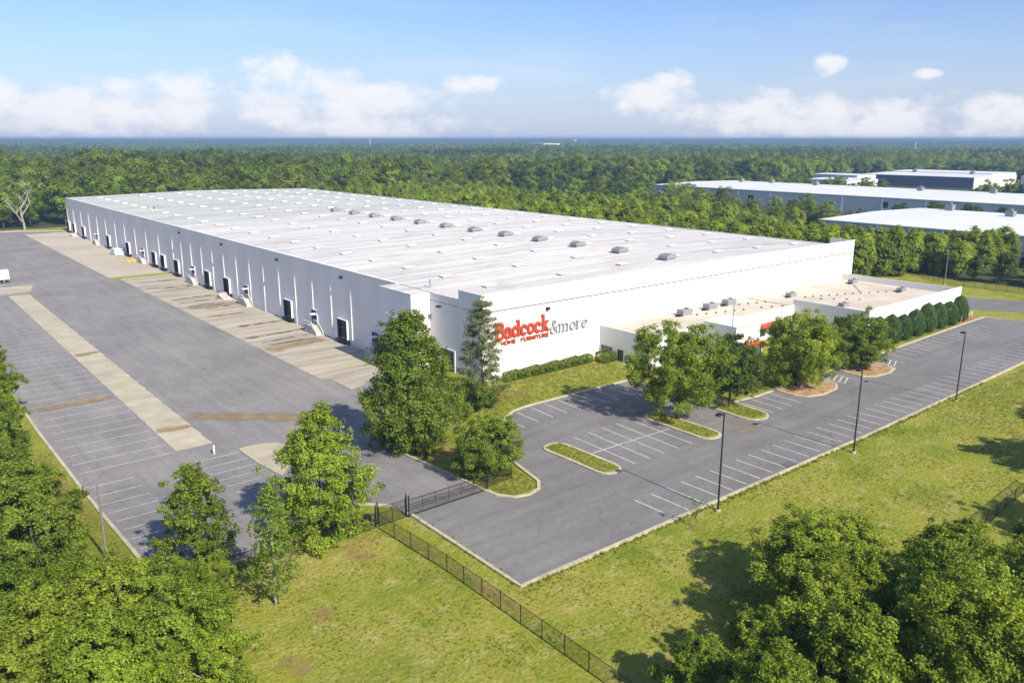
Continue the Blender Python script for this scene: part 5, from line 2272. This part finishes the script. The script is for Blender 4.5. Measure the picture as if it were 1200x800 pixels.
def lamp_post(x, y, h, label, heads=1, rz=math.pi, m=M_black, r=.10):
    z = float(zg(x, y))
    e = empty('lamp_post', (x, y, z), rz)
    MB().tube([(0, 0, -.3), (0, 0, .22), (0, 0, .26)], [.32, .32, .28], 12).build('concrete_base', M_conc, e)
    MB().tube([(0, 0, .261), (0, 0, .30)], [.22, .22], 8).build('base_plate', m, e)
    MB().tube([(0, 0, .3), (0, 0, h)], [r * 1.15, r * .8], 8).build('pole', m, e)
    for k in range(heads):
        s = 1 if k == 0 else -1
        MB().tube([(0, 0, h - .12), (s * .55, 0, h - .05)], [.05, .05], 6).build('arm', m, e)
        hd = MB()
        hd.frustum(min(s * .5, s * 1.35), max(s * .5, s * 1.35), -.28, .28, h - .12, h + .12, .06, .06)
        hh = hd.build('lamp_head', m, e)
        MB().box(min(s * .62, s * 1.25), max(s * .62, s * 1.25), -.2, .2, h - .15, h - .123).build('lens', M_metal_white, hh)
    tag(e, label, 'lamp post', 'lamp posts')


lamp_post(72.2, 51.5, 11.9, 'tall black lamp post on the lawn edge nearest the camera')
lamp_post(101.2, 50.9, 11.9, 'tall black lamp post in the middle of the lawn edge')
lamp_post(135.2, 51.9, 11.7, 'tall black lamp post farthest along the lawn edge')
M_wood_pole = mat('weathered_grey_pole', (.20, .18, .16), .8, .15, 2)
lamp_post(15.0, 85.2, 8.4, 'grey lamp post on the grass strip left of the yard', m=M_wood_pole, r=.13)
lamp_post(246.0, 102.0, 10.2, 'pale lamp post by the rear road before the trees', m=M_frame)
fpz = empty('flagpole', (121.0, 85.8, 0))
MB().tube([(0, 0, -.2), (0, 0, 12.7), (0, 0, 12.72)], [.13, .07, .02], 8).build('pole', M_galv, fpz)
MB().tube([(0, 0, 12.7), (0, 0, 12.85), (0, 0, 13.0)], [.03, .12, .03], 8).build('finial', M_galv, fpz)
MB().tube([(0, 0, 0), (0, 0, .12)], [.4, .4], 10).build('footing', M_conc, fpz)
tag(fpz, 'tall grey flagpole before the office entrance', 'flagpole')

for k, (x, y) in enumerate(((197.0, 76.9), (199.1, 77.1), (201.4, 77.1), (202.9, 77.1))):
    e = empty('marker_post', (x, y, 0))
    MB().tube([(0, 0, -.1), (0, 0, .9)], [.13, .13], 8).build('lower_sleeve', M_orange, e)
    MB().tube([(0, 0, .9), (0, 0, 1.75), (0, 0, 1.85)], [.132, .132, .06], 8).build('upper_sleeve', M_metal_white, e)
    tag(e, 'orange and white marker post at the far kerb corner, ' + ['leftmost', 'second from the left', 'second from the right', 'rightmost'][k], 'post', 'marker posts')
mb_ = drape('mulch_bed', [(194.5, 76.0), (206.3, 76.2), (205, 78.6), (195, 78.4)], M_mulch, .06)
tag(mb_, 'orange mulch bed under the marker posts', 'mulch', kind='structure')
o = empty('utility_post', (35.6, 112.9, float(zg(35.6, 112.9))))
MB().tube([(0, 0, -.1), (0, 0, 1.25)], [.12, .12], 8).build('post', M_metal_white, o)
MB().tube([(0, 0, 1.25), (0, 0, 1.38)], [.15, .06], 8).build('cap', M_metal_white, o)
tag(o, 'short white post standing alone in the truck yard', 'post')
dg = empty('storm_drain', (90.6, 54.0, .05))
MB().box(-1.0, 1.0, -.5, .5, -.05, .05).build('frame', M_black, dg)
for k in range(7):
    MB().box(-.9 + k * .28, -.75 + k * .28, -.42, .42, .052, .07).build('slat', M_galv, dg)
tag(dg, 'dark storm drain inlet at the lot kerb between the lamp posts', 'drain')

# trailer at the left frame edge
tr = empty('semi_trailer', (35.6, 299.4, -2.92), math.pi)
MB().box(0, 14.6, -1.3, 1.3, 1.15, 4.05).build('cargo_box', M_metal_white, tr)
MB().box(.1, 14.2, -.5, .5, .85, 1.147).build('chassis', M_black, tr)
for sx_ in (1.6, 2.9):
    for sy_ in (-1.05, 1.05):
        w = MB().tube([(sx_, sy_ - .22, .52), (sx_, sy_ + .22, .52)], [.52, .52], 16).build('tyre', M_tyre, tr)
        MB().tube([(sx_, sy_ - .235, .52), (sx_, sy_ + .235, .52)], [.28, .28], 12).build('rim', M_galv, w)
MB().box(11.2, 11.5, -.8, -.6, .0, .85).box(11.2, 11.5, .6, .8, .0, .85).build('landing_gear', M_black, tr)
MB().box(-.12, -.003, -1.25, 1.25, .55, .7).build('bumper', M_black, tr)
for sy_ in (-.64, .64):
    MB().box(-.03, -.004, sy_ - .6, sy_ + .6, 1.25, 3.95).build('door', M_white, tr)
tag(tr, 'white box trailer parked on the strip at the left edge', 'trailer')

# distant masts
for k, (x, y, h, lab) in enumerate(((1150, 2050, 46, 'thin far radio mast standing over the woods left of centre'), (1750, 820, 38, 'thin far mast on the wooded slope at right'))):
    e = empty('radio_mast', (x, y, float(zg(x, y))))
    MB().tube([(0, 0, -2), (0, 0, h)], [.9, .5], 6).build('mast', M_frame, e)
    for z in (.7, .85, .97):
        MB().box(-1.6, 1.6, -1.6, 1.6, h * z, h * z + 1.8).build('antenna', M_metal_white, e)
    tag(e, lab, 'mast')
wt = empty('water_tower', (3300, 3500, float(zg(3300, 3500))))
MB().tube([(0, 0, -2), (0, 0, 20)], [2.2, 1.8], 10).build('shaft', M_metal_white, wt)
MB().tube([(0, 0, 18), (0, 0, 22), (0, 0, 27), (0, 0, 31), (0, 0, 32.5)], [1.8, 9, 11, 7.5, .5], 16).build('tank', M_metal_white, wt)
tag(wt, 'tiny white water tower on the horizon', 'water tower')

# ------------------------------------------------------------------ haze
hz = MB().box(-1450, 9580, -890, 9580, -60, 49).build('haze', None)
hm_ = bpy.data.materials.new('summer_haze')
hm_.use_nodes = True
nt = hm_.node_tree
nt.nodes.clear()
o_ = nt.nodes.new('ShaderNodeOutputMaterial')
pv = nt.nodes.new('ShaderNodeVolumePrincipled')
pv.inputs['Color'].default_value = (.26, .42, .68, 1)
pv.inputs['Density'].default_value = 0.00024
pv.inputs['Anisotropy'].default_value = 0.0
nt.links.new(pv.outputs[0], o_.inputs['Volume'])
hz.data.materials.append(hm_)
tag(hz, 'thin blue summer haze over the whole country', kind='stuff')
